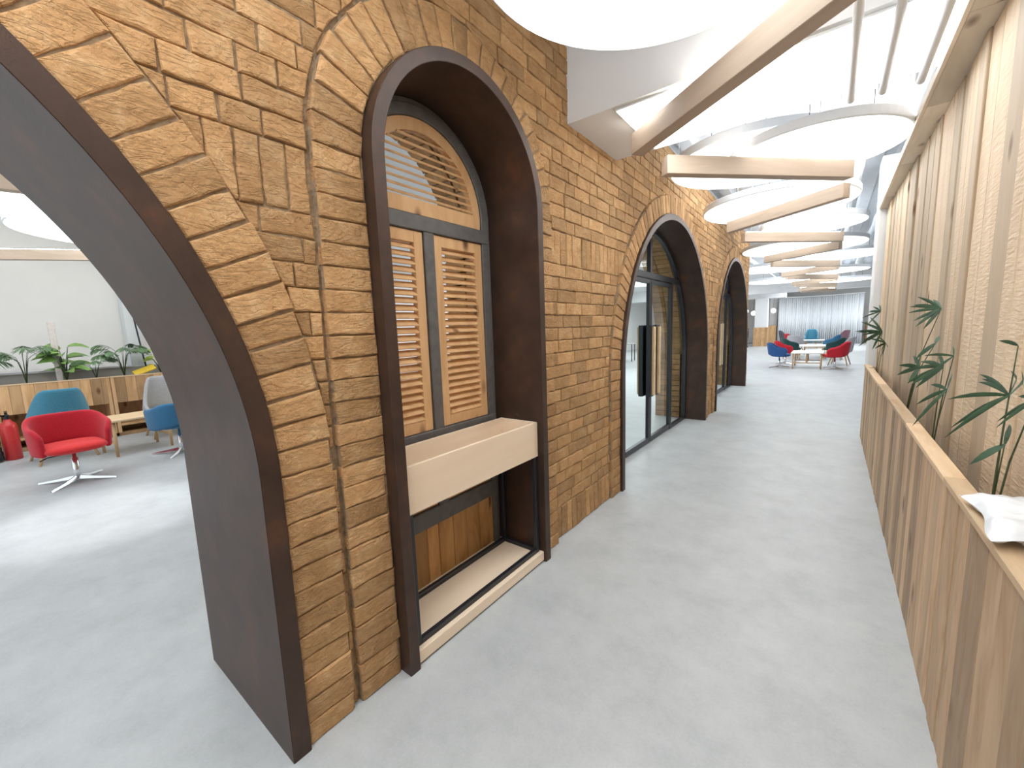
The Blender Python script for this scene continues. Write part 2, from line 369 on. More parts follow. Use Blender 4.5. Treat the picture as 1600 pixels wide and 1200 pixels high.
def brick(mb, poly, xbase, xface, tone=None, jit=0.0032, rnd=0.007):
    if len(poly) < 3: return
    A = parea(poly)
    if abs(A) < 0.0009: return
    if A < 0: poly = poly[::-1]
    tone = R.random() if tone is None else tone
    pts = []
    for i in range(len(poly)):
        a = poly[i]; b = poly[(i+1) % len(poly)]
        L = math.hypot(b[0]-a[0], b[1]-a[1]); n = max(1, int(L/0.045))
        for k in range(n):
            t = k/n; pts.append((a[0]+(b[0]-a[0])*t + R.uniform(-jit, jit), a[1]+(b[1]-a[1])*t + R.uniform(-jit, jit)))
    cy = sum(p[0] for p in pts)/len(pts); cz = sum(p[1] for p in pts)/len(pts)
    n = len(pts); dx = R.uniform(-0.003, 0.003); ty = R.uniform(-.02, .02); tz = R.uniform(-.03, .03)
    vs = []
    for k, (ins, x) in enumerate(((0, xbase), (0, xface-rnd), (rnd*0.35, xface-rnd*0.3), (rnd*1.3, xface))):
        for (y, z) in pts:
            d = math.hypot(y-cy, z-cz) or 1; s = 1-ins/d
            xx = x if k == 0 else x + dx + (y-cy)*ty + (z-cz)*tz + (R.uniform(-.0012, .0012) if k else 0)
            vs.append((xx, cy+(y-cy)*s, cz+(z-cz)*s))
    fs = []
    for k in range(3):
        for i in range(n):
            j = (i+1) % n; fs.append((k*n+i, k*n+j, (k+1)*n+j, (k+1)*n+i))
    fs.append(tuple(3*n+i for i in range(n)))
    mb.add(vs, fs, tone)

wall = MB()
# --- backing slab (mortar) in columns, with the four arched openings left out
ys = [-3.3]
while ys[-1] < 11.17: ys.append(round(ys[-1]+0.05, 4))
ys[-1] = 11.17
for (yc, zs, r) in OPEN:
    for k in range(0, 25):
        ys.append(yc - r*math.cos(PI*k/24))
ys = sorted(set(round(y, 5) for y in ys if -3.3 <= y <= 11.17))
for a, b in zip(ys[:-1], ys[1:]):
    if b-a < 1e-4: continue
    m_ = (a+b)/2
    za, zb = (zlow(a), zlow(b)) if zlow(m_) > 0 else (0, 0)
    if zlow(m_) > 0:
        for (yc, zs, r) in OPEN:
            if abs(m_-yc) < r:
                za = max(za, zs); zb = max(zb, zs)
    vs = [(XF, a, za), (XF, b, zb), (XF, b, WTOP), (XF, a, WTOP), (XB, a, za), (XB, b, zb), (XB, b, WTOP), (XB, a, WTOP)]
    wall.add(vs, [(0, 1, 2, 3), (7, 6, 5, 4), (3, 2, 6, 7), (1, 0, 4, 5)], 0.5, 1)
wall.add([(XF, -3.3, 0), (XB, -3.3, 0), (XB, -3.3, WTOP), (XF, -3.3, WTOP)], [(0, 1, 2, 3)], 0.5, 1)
wall.add([(XF, 11.17, 0), (XB, 11.17, 0), (XB, 11.17, WTOP), (XF, 11.17, WTOP)], [(0, 1, 2, 3)], 0.5, 1)
for (yc, zs, r) in OPEN:                       # jamb faces inside the openings
    for sgn in (-1, 1):
        y = yc+sgn*r; wall.add([(XF, y, 0), (XB, y, 0), (XB, y, zs), (XF, y, zs)], [(0, 1, 2, 3)], 0.5, 1)
# --- mortar bed of the protruding rings
def ring_bed(yc, zs, r0, r1, x, zmin=0.0, sides=(-1, 1)):
    n = 48
    for k in range(n):
        t0 = PI*k/n; t1 = PI*(k+1)/n
        q = [(yc+r*math.cos(t), zs+r*math.sin(t)) for (r, t) in ((r0, t0), (r1, t0), (r1, t1), (r0, t1))]
        vs = [(x, y, z) for y, z in q] + [(XF-.005, y, z) for y, z in q]
        wall.add(vs, [(0, 1, 2, 3), (1, 5, 6, 2), (0, 3, 7, 4)], 0.5, 1)
    for s in sides:
        y0, y1 = sorted((yc+s*r0, yc+s*r1)); wall.box(XF-.005, x, y0, y1, zmin, zs, 0.5, mi=1)
RW = 0.19
for (yc, zs, r) in ARCH: ring_bed(yc, zs, r, r+RW, XF+0.022)
ring_bed(NICHE[0], NICHE[1], NICHE[2], NICHE[2]+0.195, XF+0.022)
XR = XF + 0.031                                # ring brick face
XFF = XF + 0.009                               # field brick face
PITCH = 0.0845; G = 0.0042
def ring_bricks(yc, zs, r0, r1, pitch, xface):
    n = int(round(PI*(r0+0.03)/pitch)); d = PI/n
    for k in range(n):
        g = G/(r0+0.05)
        t0 = k*d + g; t1 = (k+1)*d - g*R.uniform(.6, 1.4)
        e = R.uniform(-.006, .006)
        poly = [(yc+r0*math.cos(t0), zs+r0*math.sin(t0)), (yc+(r1+e)*math.cos(t0), zs+(r1+e)*math.sin(t0)),
                (yc+(r1+e)*math.cos(t1), zs+(r1+e)*math.sin(t1)), (yc+r0*math.cos(t1), zs+r0*math.sin(t1))]
        brick(wall, poly, XF, xface)
def stack_bricks(y0, y1, z0, z1, xface):
    n = int(round((z1-z0)/PITCH)); d = (z1-z0)/n
    for k in range(n):
        e = R.uniform(-.005, .005)
        brick(wall, [(y0, z0+k*d+G*.6), (y1+e, z0+k*d+G*.6), (y1+e, z0+(k+1)*d-G*.6), (y0, z0+(k+1)*d-G*.6)], XF, xface)
for (yc, zs, r) in ARCH:
    ring_bricks(yc, zs, r+.004, r+RW, 0.088, XR)
    for s in (-1, 1):
        y0, y1 = sorted((yc+s*(r+.004), yc+s*(r+RW))); stack_bricks(y0, y1, 0, zs, XR)
yc, zs, r = NICHE
ring_bricks(yc, zs, r+.004, r+0.195, 0.082, XR)
stack_bricks(yc-r-0.195, yc-r-.004, 0, zs, XR)
stack_bricks(yc+r+.004, yc+r+0.195, 0, zs, XR)
# --- field bricks in running bond, soldier courses at the foot and at door-head height
REG = [(y, z, rr+RW+0.008) for (y, z, rr) in ARCH] + [(NICHE[0], NICHE[1], NICHE[2]+0.195+0.012)]
def field(poly, xface):
    cy = sum(p[0] for p in poly)/len(poly); cz = sum(p[1] for p in poly)/len(poly)
    for (yc, zs, rr) in REG:
        if cz < zs:
            if abs(cy-yc) < rr:
                # trim against the vertical edge
                s = 1 if cy > yc else -1
                poly = clip(poly, yc+s*rr, 0, s, 0)
            else:
                s = 1 if cy > yc else -1
                poly = clip(poly, yc+s*rr, 0, s, 0)
        else:
            d = math.hypot(cy-yc, cz-zs)
            if d < rr + 0.3:
                # nearest vertex direction gives the tangent to trim against
                best = min(poly, key=lambda p: math.hypot(p[0]-yc, p[1]-zs)) if poly else None
                nx, ny = (cy-yc)/d, (cz-zs)/d
                poly = clip(poly, yc+nx*rr, zs+ny*rr, nx, ny)
                if len(poly) >= 3:
                    worst = min(poly, key=lambda p: math.hypot(p[0]-yc, p[1]-zs)); dd = math.hypot(worst[0]-yc, worst[1]-zs)
                    if dd < rr-0.006:
                        nx, ny = (worst[0]-yc)/dd, (worst[1]-zs)/dd
                        poly = clip(poly, yc+nx*rr, zs+ny*rr, nx, ny)
        if len(poly) < 3: return
    brick(wall, poly, XF-.004, xface)
rows = []; z = 0.0
rows.append(('s', 0.0, 0.235)); z = 0.235
while z < 1.87: rows.append(('h', z, z+PITCH)); z += PITCH
rows.append(('s', z, z+0.215)); z += 0.215
while z < WTOP-0.02: rows.append(('h', z, z+PITCH)); z += PITCH
for i, (kd, z0, z1) in enumerate(rows):
    y = -3.3 + (0.11 if i % 2 else 0)
    while y < 11.17:
        w = R.uniform(.068, .08) if kd == 's' else R.choice([.20, .235, .235, .25, .12])
        y1 = min(y+w, 11.17)
        sag = 0.0
        inr = any(abs((y+y1)/2-yc) < rr-0.13 and (z0+z1)/2 < zs for (yc, zs, rr) in REG)
        if not inr: field([(y+G*.6, z0+G*.7), (y1-G*.6, z0+G*.7), (y1-G*.6, min(z1, WTOP)-G*.5), (y+G*.6, min(z1, WTOP)-G*.5)], XFF)
        y = y1
# --- brick lining of the deeper half of the three glazed / shuttered openings
def lining_bricks(yc, zs, r, x0, x1):
    def cell(p0, p1, nrm, tone):
        (ya, za), (yb, zb) = p0, p1; t = 0.012
        vs = []
        for (x, ins) in ((x0, 0), (x1-0.006, 0)):
            for (y_, z_) in ((ya, za), (yb, zb), (yb+nrm[0]*t, zb+nrm[1]*t), (ya+nrm[0]*t, za+nrm[1]*t)): vs.append((x, y_, z_))
        wall.add(vs, [(0, 1, 2, 3), (7, 6, 5, 4), (0, 4, 5, 1), (1, 5, 6, 2), (2, 6, 7, 3), (3, 7, 4, 0)], tone)
    n = int(PI*r/0.085)
    for k in range(n):
        t0 = PI*(k+.06)/n; t1 = PI*(k+.94)/n; tm = (t0+t1)/2
        cell((yc+r*math.cos(t0), zs+r*math.sin(t0)), (yc+r*math.cos(t1), zs+r*math.sin(t1)), (-math.cos(tm), -math.sin(tm)), R.random())
    m = int(zs/0.085)
    for k in range(m):
        for s in (-1, 1): cell((yc+s*r, zs*(k+.06)/m), (yc+s*r, zs*(k+.94)/m), (-s, 0), R.random())
for a in ARCH[1:] + [NICHE]:
    for (xa, xb) in ((-2.22, -2.03), (-2.02, -1.83)): lining_bricks(*a, xa, xb)
    yc, zs, r = a; n = 32                     # mortar behind the lining
    pr = [(yc+r, 0)] + [(yc+r*math.cos(PI*k/n), zs+r*math.sin(PI*k/n)) for k in range(n+1)] + [(yc-r, 0)]
    for p, q in zip(pr[:-1], pr[1:]):
        wall.add([(XB, p[0], p[1]), (-1.80, p[0], p[1]), (-1.80, q[0], q[1]), (XB, q[0], q[1])], [(0, 1, 2, 3)], 0.5, 1)
w = wall.build('wall_left', [BRICK, MORTAR], warp=warpx); w['kind'] = 'structure'

# --- steel arch linings
def arch_profile(yc, zs, r, n=48):
    return [(yc+r, 0.0)] + [(yc+r*math.cos(PI*k/n), zs+r*math.sin(PI*k/n)) for k in range(n+1)] + [(yc-r, 0.0)]
def arch_sweep(mb, yc, zs, r0, r1, x0, x1, n=88, warp=True):
    a = arch_profile(yc, zs, r0, n); b = arch_profile(yc, zs, r1, n); N = len(a)
    vs = [(x1, *p) for p in a] + [(x1, *p) for p in b] + [(x0, *p) for p in a] + [(x0, *p) for p in b]
    fs = []
    for i in range(N-1):
        fs += [(i, i+1, N+i+1, N+i), (2*N+i, 3*N+i, 3*N+i+1, 2*N+i+1), (i, 2*N+i, 2*N+i+1, i+1), (N+i, N+i+1, 3*N+i+1, 3*N+i)]
    fs += [(0, N, 3*N, 2*N), (N-1, 2*N-1+2*N, 2*N-1+0*N, 0)] if False else [(0, N, 3*N, 2*N), (N-1, 3*N-1, 4*N-1, 2*N-1)]
    mb.add(vs, fs)
labs = ['brown steel arch lining of the open walkway nearest the camera, at left',
        'brown steel arch lining around the middle black framed glass doors',
        'brown steel arch lining around the farthest black framed glass doors']
for (yc, zs, r), lab, xb in zip(ARCH, labs, (-2.24, -1.80, -1.80)):
    mb = MB(); arch_sweep(mb, yc, zs, r-0.012, r, xb, -1.43)               # thin reveal plate
    arch_sweep(mb, yc, zs, r-0.062, r-0.004, -1.445, -1.428)              # face flange
    if xb < -2: arch_sweep(mb, yc, zs, r-0.062, r-0.004, xb, xb+0.017)
    arch_sweep(mb, yc, zs, r-0.064, r-0.048, xb, -1.43)
    o = mb.build('arch_lining', STEEL, warp=warpx, loc=(-1.43-0.0135*max(0, yc-3), yc, 0)); softs(o)
    tag(o, lab, 'arch lining')
yc, zs, r = NICHE
mb = MB(); arch_sweep(mb, yc, zs, r-0.055, r, -1.80, -1.385)
o = mb.build('window_surround', STEEL, loc=(-1.4, yc, 0)); softs(o); bevel(o, 0.003, 2)
tag(o, 'deep brown steel surround framing the louvred wooden window', 'window surround')

# ================================================================== window_1: shuttered window in the niche
win = thing('window_1', None, None, (-1.75, yc, 0), kind='structure')
ri = r-0.057
X0, X1 = -1.80, -1.745
mb = MB()
arch_sweep(mb, yc, zs, ri-0.03, ri, X0, X1-0.012); arch_sweep(mb, yc, zs, ri-0.085, ri-0.028, X0, X1)
o = mb.build('frame', GREYW, win); softs(o); bevel(o, 0.004, 1)
boxo('transom', X0, X1+.004, yc-ri+.03, yc+ri-.03, 2.035, 2.115, GREYW, win, 0.004)
boxo('mullion', X0, X1+.002, yc-0.036, yc+0.036, 0.50, 2.035, GREYW, win, 0.004)
boxo('sill_rail', X0, X1+.006, yc-ri+.03, yc+ri-.03, 0.895, 0.955, GREYW, win, 0.004)
boxo('bottom_rail', X0, X1+.004, yc-ri+.03, yc+ri-.03, 0.405, 0.51, GREYW, win, 0.004)
def louvre_leaf(name, y0, y1, z0, z1, st=0.058, rt=0.06, pitch=0.0385, ang=42):
    lf = MB(); xa, xb = X0+.008, X1-.010
    lf.box(xa, xb, y0, y0+st, z0, z1, .4, .002); lf.box(xa, xb, y1-st, y1, z0, z1, .6, .002)
    lf.box(xa, xb, y0+st, y1-st, z0, z0+rt, .5, .002); lf.box(xa, xb, y0+st, y1-st, z1-rt, z1, .55, .002)
    n = int((z1-z0-2*rt)/pitch); p = (z1-z0-2*rt)/n
    for k in range(n):
        zc = z0+rt+(k+.5)*p
        m4 = Matrix.Translation(((xa+xb)/2+.003, 0, zc)) @ Matrix.Rotation(math.radians(ang), 4, 'Y')
        lf.box(-.0235, .0235, y0+st-.004, y1-st+.004, -.0035, .0035, R.random(), .0015, mat=m4)
    return lf.build(name, SHUT, win)
inn = ri-0.085
louvre_leaf('shutter', yc-inn+.004, yc-.040, .958, 2.032)
louvre_leaf('shutter', yc+.040, yc+inn-.004, .958, 2.032)
louvre_leaf('shutter', yc-inn+.004, yc-.040, .513, .892, pitch=.04)
louvre_leaf('shutter', yc+.040, yc+inn-.004, .513, .892, pitch=.04)
# fanlight: half-round louvred panel
fl = MB(); fr = inn-.003; xa, xb = X0+.008, X1-.010; fz = zs
n = 40
def ringpts(rad, zb):
    t0 = math.asin(max(-1, min(1, (zb-fz)/rad))); return [(yc+rad*math.cos(t), fz+rad*math.sin(t)) for t in [t0+(PI-2*t0)*k/n for k in range(n+1)]]
A = ringpts(fr, 2.118); B = ringpts(fr-.062, 2.118)
vs = [(xb, *p) for p in A] + [(xb, *p) for p in B] + [(xa, *p) for p in A] + [(xa, *p) for p in B]; N = n+1
fs = []
for i in range(n): fs += [(i, i+1, N+i+1, N+i), (2*N+i, 3*N+i, 3*N+i+1, 2*N+i+1), (i, 2*N+i, 2*N+i+1, i+1), (N+i, N+i+1, 3*N+i+1, 3*N+i)]
fl.add(vs, fs, .5)
fl.box(xa, xb+.001, yc-fr+.02, yc+fr-.02, 2.118, 2.195, .45, .002)
k = 0; zz = 2.215
while zz < fz+fr-.09:
    hw = math.sqrt(max(0, (fr-.055)**2-(zz-fz)**2))
    m4 = Matrix.Translation(((xa+xb)/2+.003, 0, zz)) @ Matrix.Rotation(math.radians(26), 4, 'Y')
    if hw > .05: fl.box(-.021, .021, yc-hw, yc+hw, -.0055, .0055, R.random(), .0015, mat=m4)
    zz += 0.0365
fl.build('fanlight_louvre', SHUT, win)
pn = MB(); y = yc-ri+.032
while y < yc+ri-.035:
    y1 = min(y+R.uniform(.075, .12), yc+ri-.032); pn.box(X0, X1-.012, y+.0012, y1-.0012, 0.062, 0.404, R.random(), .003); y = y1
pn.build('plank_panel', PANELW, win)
# base board and planter trough on its metal stand
o = boxo('sill_board', -1.80, -1.40, yc-r+.058, yc+r-.058, 0.012, 0.072, PLY, loc=(-1.6, yc, 0.0)); bevel(o, .004)
tag(o, 'pale plywood base board under the black metal planter stand in the niche', 'base board')
ps = thing('planter_stand', 'pale plywood planter trough on a black metal frame before the louvred window', 'planter', (-1.6, yc, 0.072))
ya, yb = yc-r+.075, yc+r-.075; xa, xb = -1.715, -1.425
t = .016; mb = MB()
z0, z1 = .705, .925
yA, yB = yc-r+.058, yc+r-.025-.035
mb.box(xb-t, xb, yA, yB, z0, z1, .5, .002); mb.box(xa, xa+t, yA, yB, z0, z1, .5, .002)
mb.box(xa+t, xb-t, yA, yA+t, z0, z1, .5, .002); mb.box(xa+t, xb-t, yB-t, yB, z0, z1, .5, .002)
mb.box(xa+t, xb-t, yA+t, yB-t, z0+.05, z0+.062, .5)
mb.build('trough', PLY, ps)
mb = MB(); q = .026
for x in (xa, xb-q):
    for y in (ya, yb-q): mb.box(x, x+q, y, y+q, .072, z0, .5, .002)
    mb.box(x, x+q, ya+q, yb-q, .072, .072+q, .5, .002)
for y in (ya, yb-q):
    mb.box(xa+q, xb-q, y, y+q, .072, .072+q, .5, .002)
mb.build('frame', BLACK, ps)

# ================================================================== glazed doors
def glazed(idx, yc, zs, r):
    off = -0.0135*max(0, yc-3)
    d = thing('door_%d' % idx, None, None, (-1.76+off, yc, 0), kind='structure')
    xa, xb = -1.795+off, -1.745+off; ri = r-.066
    mb = MB(); a0 = MB()
    arch_sweep(mb, yc, zs, ri-.05, ri, xa, xb)
    zt = 2.06; hw = lambda z: math.sqrt(max(0, (ri-.03)**2-max(0, z-zs)**2))
    mb.box(xa, xb, yc-hw(zt+.07), yc+hw(zt+.07), zt, zt+.075, bev=.003)
    mb.box(xa, xb, yc-.028, yc+.028, zt+.075, zs+ri-.03, bev=.003)
    for s in (-1, 1): mb.box(xa, xb, yc+s*.86-.022, yc+s*.86+.022, 0, zt, bev=.003)
    for s in (-1, 1):
        y0, y1 = sorted((yc+s*.88, yc+s*(ri-.04))); mb.box(xa, xb, y0, y1, 0, .05, bev=.003)
    softs(mb.build('frame', BLACK, d))
    g = MB(); gx = (xa+xb)/2
    def pane(pts, name='pane'):
        g = MB(); n = len(pts)
        vs = [(gx+.003, y, z) for y, z in pts] + [(gx-.003, y, z) for y, z in pts]
        g.add(vs, [tuple(range(n)), tuple(range(2*n-1, n-1, -1))] + [(i, n+i, n+(i+1) % n, (i+1) % n) for i in range(n)])
        g.build(name, GLASS, d)
    ra = ri-.045
    for s in (-1, 1):                       # side lights and upper quarters
        pts = [(yc+s*.88, .05), (yc+s*ra, .05), (yc+s*ra, zs)]
        ta = math.asin((zt-zs)/ra)
        pts += [(yc+s*ra*math.cos(ta*k/8), zs+ra*math.sin(ta*k/8)) for k in range(1, 9)]
        pts += [(yc+s*.88, zt)]
        pane(pts)
        tb = math.asin((zt+.075-zs)/ra)
        pts = [(yc+s*.028, zt+.075)] + [(yc+s*ra*math.cos(tb+(PI/2-tb)*k/12), zs+ra*math.sin(tb+(PI/2-tb)*k/12)) for k in range(12)] + [(yc+s*.028, zs+ra)]
        pane(pts)
    for s in (-1, 1):                       # the two leaves
        y0, y1 = sorted((yc+s*.006, yc+s*.835)); lf = MB()
        for (a, b, c, e) in ((y0, y0+.045, .012, zt-.008), (y1-.045, y1, .012, zt-.008), (y0+.045, y1-.045, .012, .075), (y0+.045, y1-.045, zt-.06, zt-.008)):
            lf.box(xa+.004, xb-.004, a, b, c, e, bev=.003)
        leaf = lf.build('door_leaf', BLACK, d)
        gg = MB(); gg.box(gx-.003, gx+.003, y0+.045, y1-.045, .075, zt-.06); gg.build('pane', GLASS, leaf)
        h = MB(); ym = yc+s*.095
        h.box(xb-.004, xb+.055, ym-.062, ym+.062, .62, 1.50, bev=.003); h.box(xa-.05, xa+.004, ym-.062, ym+.062, .62, 1.50, bev=.003)
        hh = h.build('handle', BLACK, leaf)
        wv = MB(); wv.box(xb+.055, xb+.085, ym-.03, ym+.03, .64, 1.48, .7, .004); wv.box(xa-.08, xa-.05, ym-.03, ym+.03, .64, 1.48, .7, .004)
        gp = wv.build('wooden_grip', TABLEW, hh); gp['label'] = 'pale wooden grip strip'
    return d
glazed(1, *ARCH[1]); glazed(2, *ARCH[2])

# ================================================================== right side: timber wall, planter box
rt = MB(); y = -3.3
def xw(y): return 0.505 - (0.055*max(0, min(1, (y-3.5)/3.4))**1.4)
while y < 6.88:
    w_ = R.choice([.12, .15, .18, .22]); y1 = min(y+w_, 6.9); dx = R.choice([0, .006, .012, .003]); x = xw((y+y1)/2)+dx
    rt.box(x, x+.04, y+.001, y1-.001, 0.0, 2.80, R.random(), .004); y = y1
o = rt.build('wall_right', PINE); o['kind'] = 'structure'
boxo('wall_right_core', .545, .75, -3.3, 6.9, 0, 3.42, WHITE)['kind'] = 'structure'
hb = MB(); y = -3.3
while y < 6.9:
    y1 = min(y+R.uniform(.9, 1.4), 6.93); hb.box(.405, .545, y+.001, y1-.001, 2.80, 2.83, R.random(), .002); y = y1
hb.box(.385, .4045, -3.3, 6.93, 2.80, 2.86, .9, .002)
hb.build('trim_1', HEADW)['kind'] = 'structure'
for (a, b) in ((-3.2, 2.5), (3.5, 6.8)):  # unseen strips added above the header to throw light on the ceiling
    cv = MB(); cv.box(.43, .47, a, b, 2.831, 2.842); o = cv.build('fill_strip', FILL_LED, loc=(.45, (a+b)/2, 2.831))
    tag(o, 'added fill light strip on top of the timber wall header, ' + ('camera side' if a < 0 else 'far side') + ' of the white beam', 'added fill strip')
pb = thing('planter_box', 'long waist high planter box of vertical pine boards along the corridor', 'planter', (.40, 2.0, 0))
mb = MB(); y = -3.3
while y < 6.74:
    y1 = min(y+R.uniform(.07, .12), 6.76); dx = R.uniform(0, .004); mb.box(.362-dx, .385, y+.0008, y1-.0008, .0, .893, R.random(), .002); y = y1
mb.box(.362, .50, 6.735, 6.765, 0, .893, .4, .002)
mb.build('board_front', PINE_LOW, pb)
mb = MB(); y = -3.3
while y < 6.77:
    y1 = min(y+R.uniform(.7, 1.15), 6.775); mb.box(.352, .412, y+.0006, y1-.0006, .893, .918, R.random(), .003); y = y1
mb.build('cap_rail', PINE_CAP, pb)
boxo('soil', .386, .445, -3.3, 6.73, .0, .70, SOIL, pb)

# plastic bag lying on the cap
bag = MB()
nu, nv = 26, 16; vs = []; fs = []
for side in (1, -1):
    for i in range(nu+1):
        for j in range(nv+1):
            u = i/nu*2-1; v = j/nv*2-1
            a = 1-abs(u)**3; b2 = 1-abs(v)**3
            th = .026*(max(0, a*b2))**.5
            x = .425 + v*.074 + .012*math.sin(u*3+1) + (0.02*(1+u))*0
            yy = 1.66 + u*.17 + .02*v
            zc = .948 + .004*math.sin(5*u+2*v)*b2 - .012*max(0, -v-.45)
            wr = .0018*math.sin(17*u+5*v)+.0016*math.sin(11*v-7*u)
            vs.append((x, yy, zc + side*th + wr*(th > .004)))
K = (nu+1)*(nv+1)
for i in range(nu):
    for j in range(nv):
        a = i*(nv+1)+j; fs.append((a, a+nv+1, a+nv+2, a+1)); fs.append((K+a, K+a+1, K+a+nv+2, K+a+nv+1))
bag.add(vs, fs); o = bag.build('plastic_bag', PLAST, smooth=True, loc=(.42, 1.6, .92))
tag(o, 'folded white plastic bag lying on the planter box cap rail', 'plastic bag')

# ================================================================== ceiling, beams, columns, far walls
cl = MB(); x = -2.25
Z0 = 3.55
xs = []
while x < 4.0:
    xs += [(x, Z0+.06), (x+.10, Z0+.06), (x+.13, Z0), (x+.27, Z0)]; x += .30
vs = [(a, -3.6, z) for a, z in xs] + [(a, 34.0, z) for a, z in xs]; n = len(xs)
cl.add(vs, [(i, n+i, n+i+1, i+1) for i in range(n-1)])
cl.build('ceiling', DECKW)['kind'] = 'structure'
boxo('ceiling_lounge', -10, -2.2, -3.6, 34, 3.42, 3.5, WHITE)['kind'] = 'structure'
boxo('trim_2', -1.50, 3.9, 2.60, 3.40, 2.85, 3.54, WHITE)['kind'] = 'structure'
boxo('trim_3', -9.7, 3.9, 23.6, 24.2, 2.82, 3.54, WHITE)['kind'] = 'structure'
boxo('trim_4', -9.7, -2.2, 29.2, 29.8, 2.85, 3.54, WHITE)['kind'] = 'structure'
boxo('wall_back', -10, 4, 33.9, 34.1, 0, 3.6, WARMW)['kind'] = 'structure'
boxo('wall_left_lounge', -10.1, -9.9, -3.6, 34, 0, 3.5, WARMW)['kind'] = 'structure'
boxo('wall_right_hall', 3.9, 4.05, 6.9, 34, 0, 3.6, WARMW)['kind'] = 'structure'
boxo('wall_right_return', .76, 3.9, 6.9, 7.0, 0, 3.6, WARMW)['kind'] = 'structure'
def column(label, x0, x1, y0, y1, h=3.5, clad=0):
    c = thing('column', label, 'column', ((x0+x1)/2, (y0+y1)/2, 0))
    boxo('shaft', x0, x1, y0, y1, clad, h, WHITE, c, .01)
    if clad:
        mb = MB(); y = y0-.03
        mb.box(x0-.03, x1+.03, y0-.03, y1+.03, 0, clad, .4, .004)
        nb = 5
        for k in range(nb):
            a = x0-.035+(x1-x0+.07)*k/nb; mb.box(a, a+(x1-x0+.07)/nb-.003, y0-.05, y0-.03, 0, clad, R.random(), .003)
        mb.build('wood_cladding', CABW, c)
column('square white column at the far end of the timber wall', .385, .80, 6.935, 7.35, 3.42)
column('white column with pine cladding round its foot, beyond the last arch', -3.72, -3.05, 29.0, 29.6, 2.84, 1.12)
column('slim white column behind the clad column, left of the curtain', -3.3, -2.85, 32.4, 32.85, 3.4)

lp = thing('fill_panel', 'wide glowing panel added for fill light under the big white beam', 'added fill panel', (-.3, 3.0, 2.842))
boxo('fill_housing', -1.15, .40, 2.63, 3.37, 2.838, 2.8495, WHITE, lp, .002)
boxo('diffuser', -1.14, .39, 2.64, 3.36, 2.834, 2.8375, GLOW_FILL, lp)  # added glow: whitens the soffit and fills the middle of the corridor
# conduits under the big white beam
for k, (x, lab) in enumerate(((.022, 'nearest the hanging beams'), (.165, 'middle of the three'), (.325, 'nearest the timber wall'))):
    mb = MB(); mb.tube([(x, -1.2, 2.800), (x, .4, 2.803), (x, 1.9, 2.798), (x, 3.41, 2.803), (x, 3.46, 2.83), (x, 3.47, 2.9), (x, 3.47, 3.5)], .019, 10)
    o = mb.build('conduit_pipe', WHITE, smooth=True, loc=(x, 1.1, 2.815))
    tag(o, 'white painted ceiling pipe along the corridor, ' + lab, 'pipe', 'white pipes under the beam')
# ducts and pipes near ceiling, right side beyond the beam
for (x, z, rr, y0, y1, lab) in ((.16, 3.30, .05, 3.5, 23.4, 'thin white service pipe high under the deck at right, nearest the discs'),
                               (.62, 3.36, .085, 7.5, 23.4, 'thick white air duct high under the deck behind the far column')):
    mb = MB(); pts = []; y = y0
    while y < y1: pts.append((x, y, z)); y += .4
    rs = [rr*(1.0 if i % 4 else 1.12) for i in range(len(pts))]
    mb.tube(pts, rs, 14); tag(mb.build('service_pipe', DECKW, smooth=True, loc=(x, y0, z)), lab, 'pipe')

# ---- hanging timber beams with a FILL_LED strip added on top to light the ceiling
LO = [2.92, 6.15, 9.85, 13.5, 17.1, 20.7]; RO = [2.04, 5.28, 9.0, 12.6, 16.2, 19.8]
LE = [3.43, 7.01, 10.7, 14.3, 17.9, 21.5]; RE = [4.61, 8.16, 11.9, 15.5, 19.1, 22.7]
seq = []
for k in range(6):
    seq.append(((-1.115, LO[k]), (.05, RO[k]))); seq.append(((-1.09, LE[k]), (.05, RE[k])))
ordn = ['first', 'second', 'third', 'fourth', 'fifth', 'sixth', 'seventh', 'eighth', 'ninth', 'tenth', 'eleventh', 'twelfth']
def hang_beam(a, b, z, label, group, ztop, fill_led=True, w=.09, h=.135):
    c = Vector(((a[0]+b[0])/2, (a[1]+b[1])/2, z)); d = Vector((b[0]-a[0], b[1]-a[1])); L = d.length
    th = thing('hanging_beam', label, 'ceiling beam', c, math.atan2(d.y, d.x), group)
    mb = MB(); mb.box(-L/2, L/2, -w/2, w/2, 0, h, R.random(), .003); mb.build('timber', BEAMW, th, world=False)
    if fill_led:
        mb = MB(); mb.box(-L/2+.05, L/2-.05, -.02, .02, h+.0005, h+.008); mb.build('fill_strip', FILL_LED, th, world=False)
    for s in (-1, 1):
        mb = MB(); mb.tube([(s*(L/2-.12), 0, h), (s*(L/2-.12), 0, ztop-z)], .0022, 5); mb.build('suspension_wire', CHROME, th, world=False)
for i, (a, b) in enumerate(seq):
    lab = '%s hanging timber beam from the camera in the zigzag row' % ordn[i]
    hang_beam(a, b, 2.65, lab, 'zigzag timber beams over the corridor', 2.85 if i == 0 and False else 3.5)
hang_beam((-5.35, -1.2), (-4.75, .95), 2.66, 'timber ceiling beam in the lounge nearest the open arch', 'timber beams in the lounge', 3.42)
hang_beam((-9.25, -.25), (-7.85, 1.62), 2.66, 'long timber ceiling beam in the lounge above the pine cabinets', 'timber beams in the lounge', 3.42)

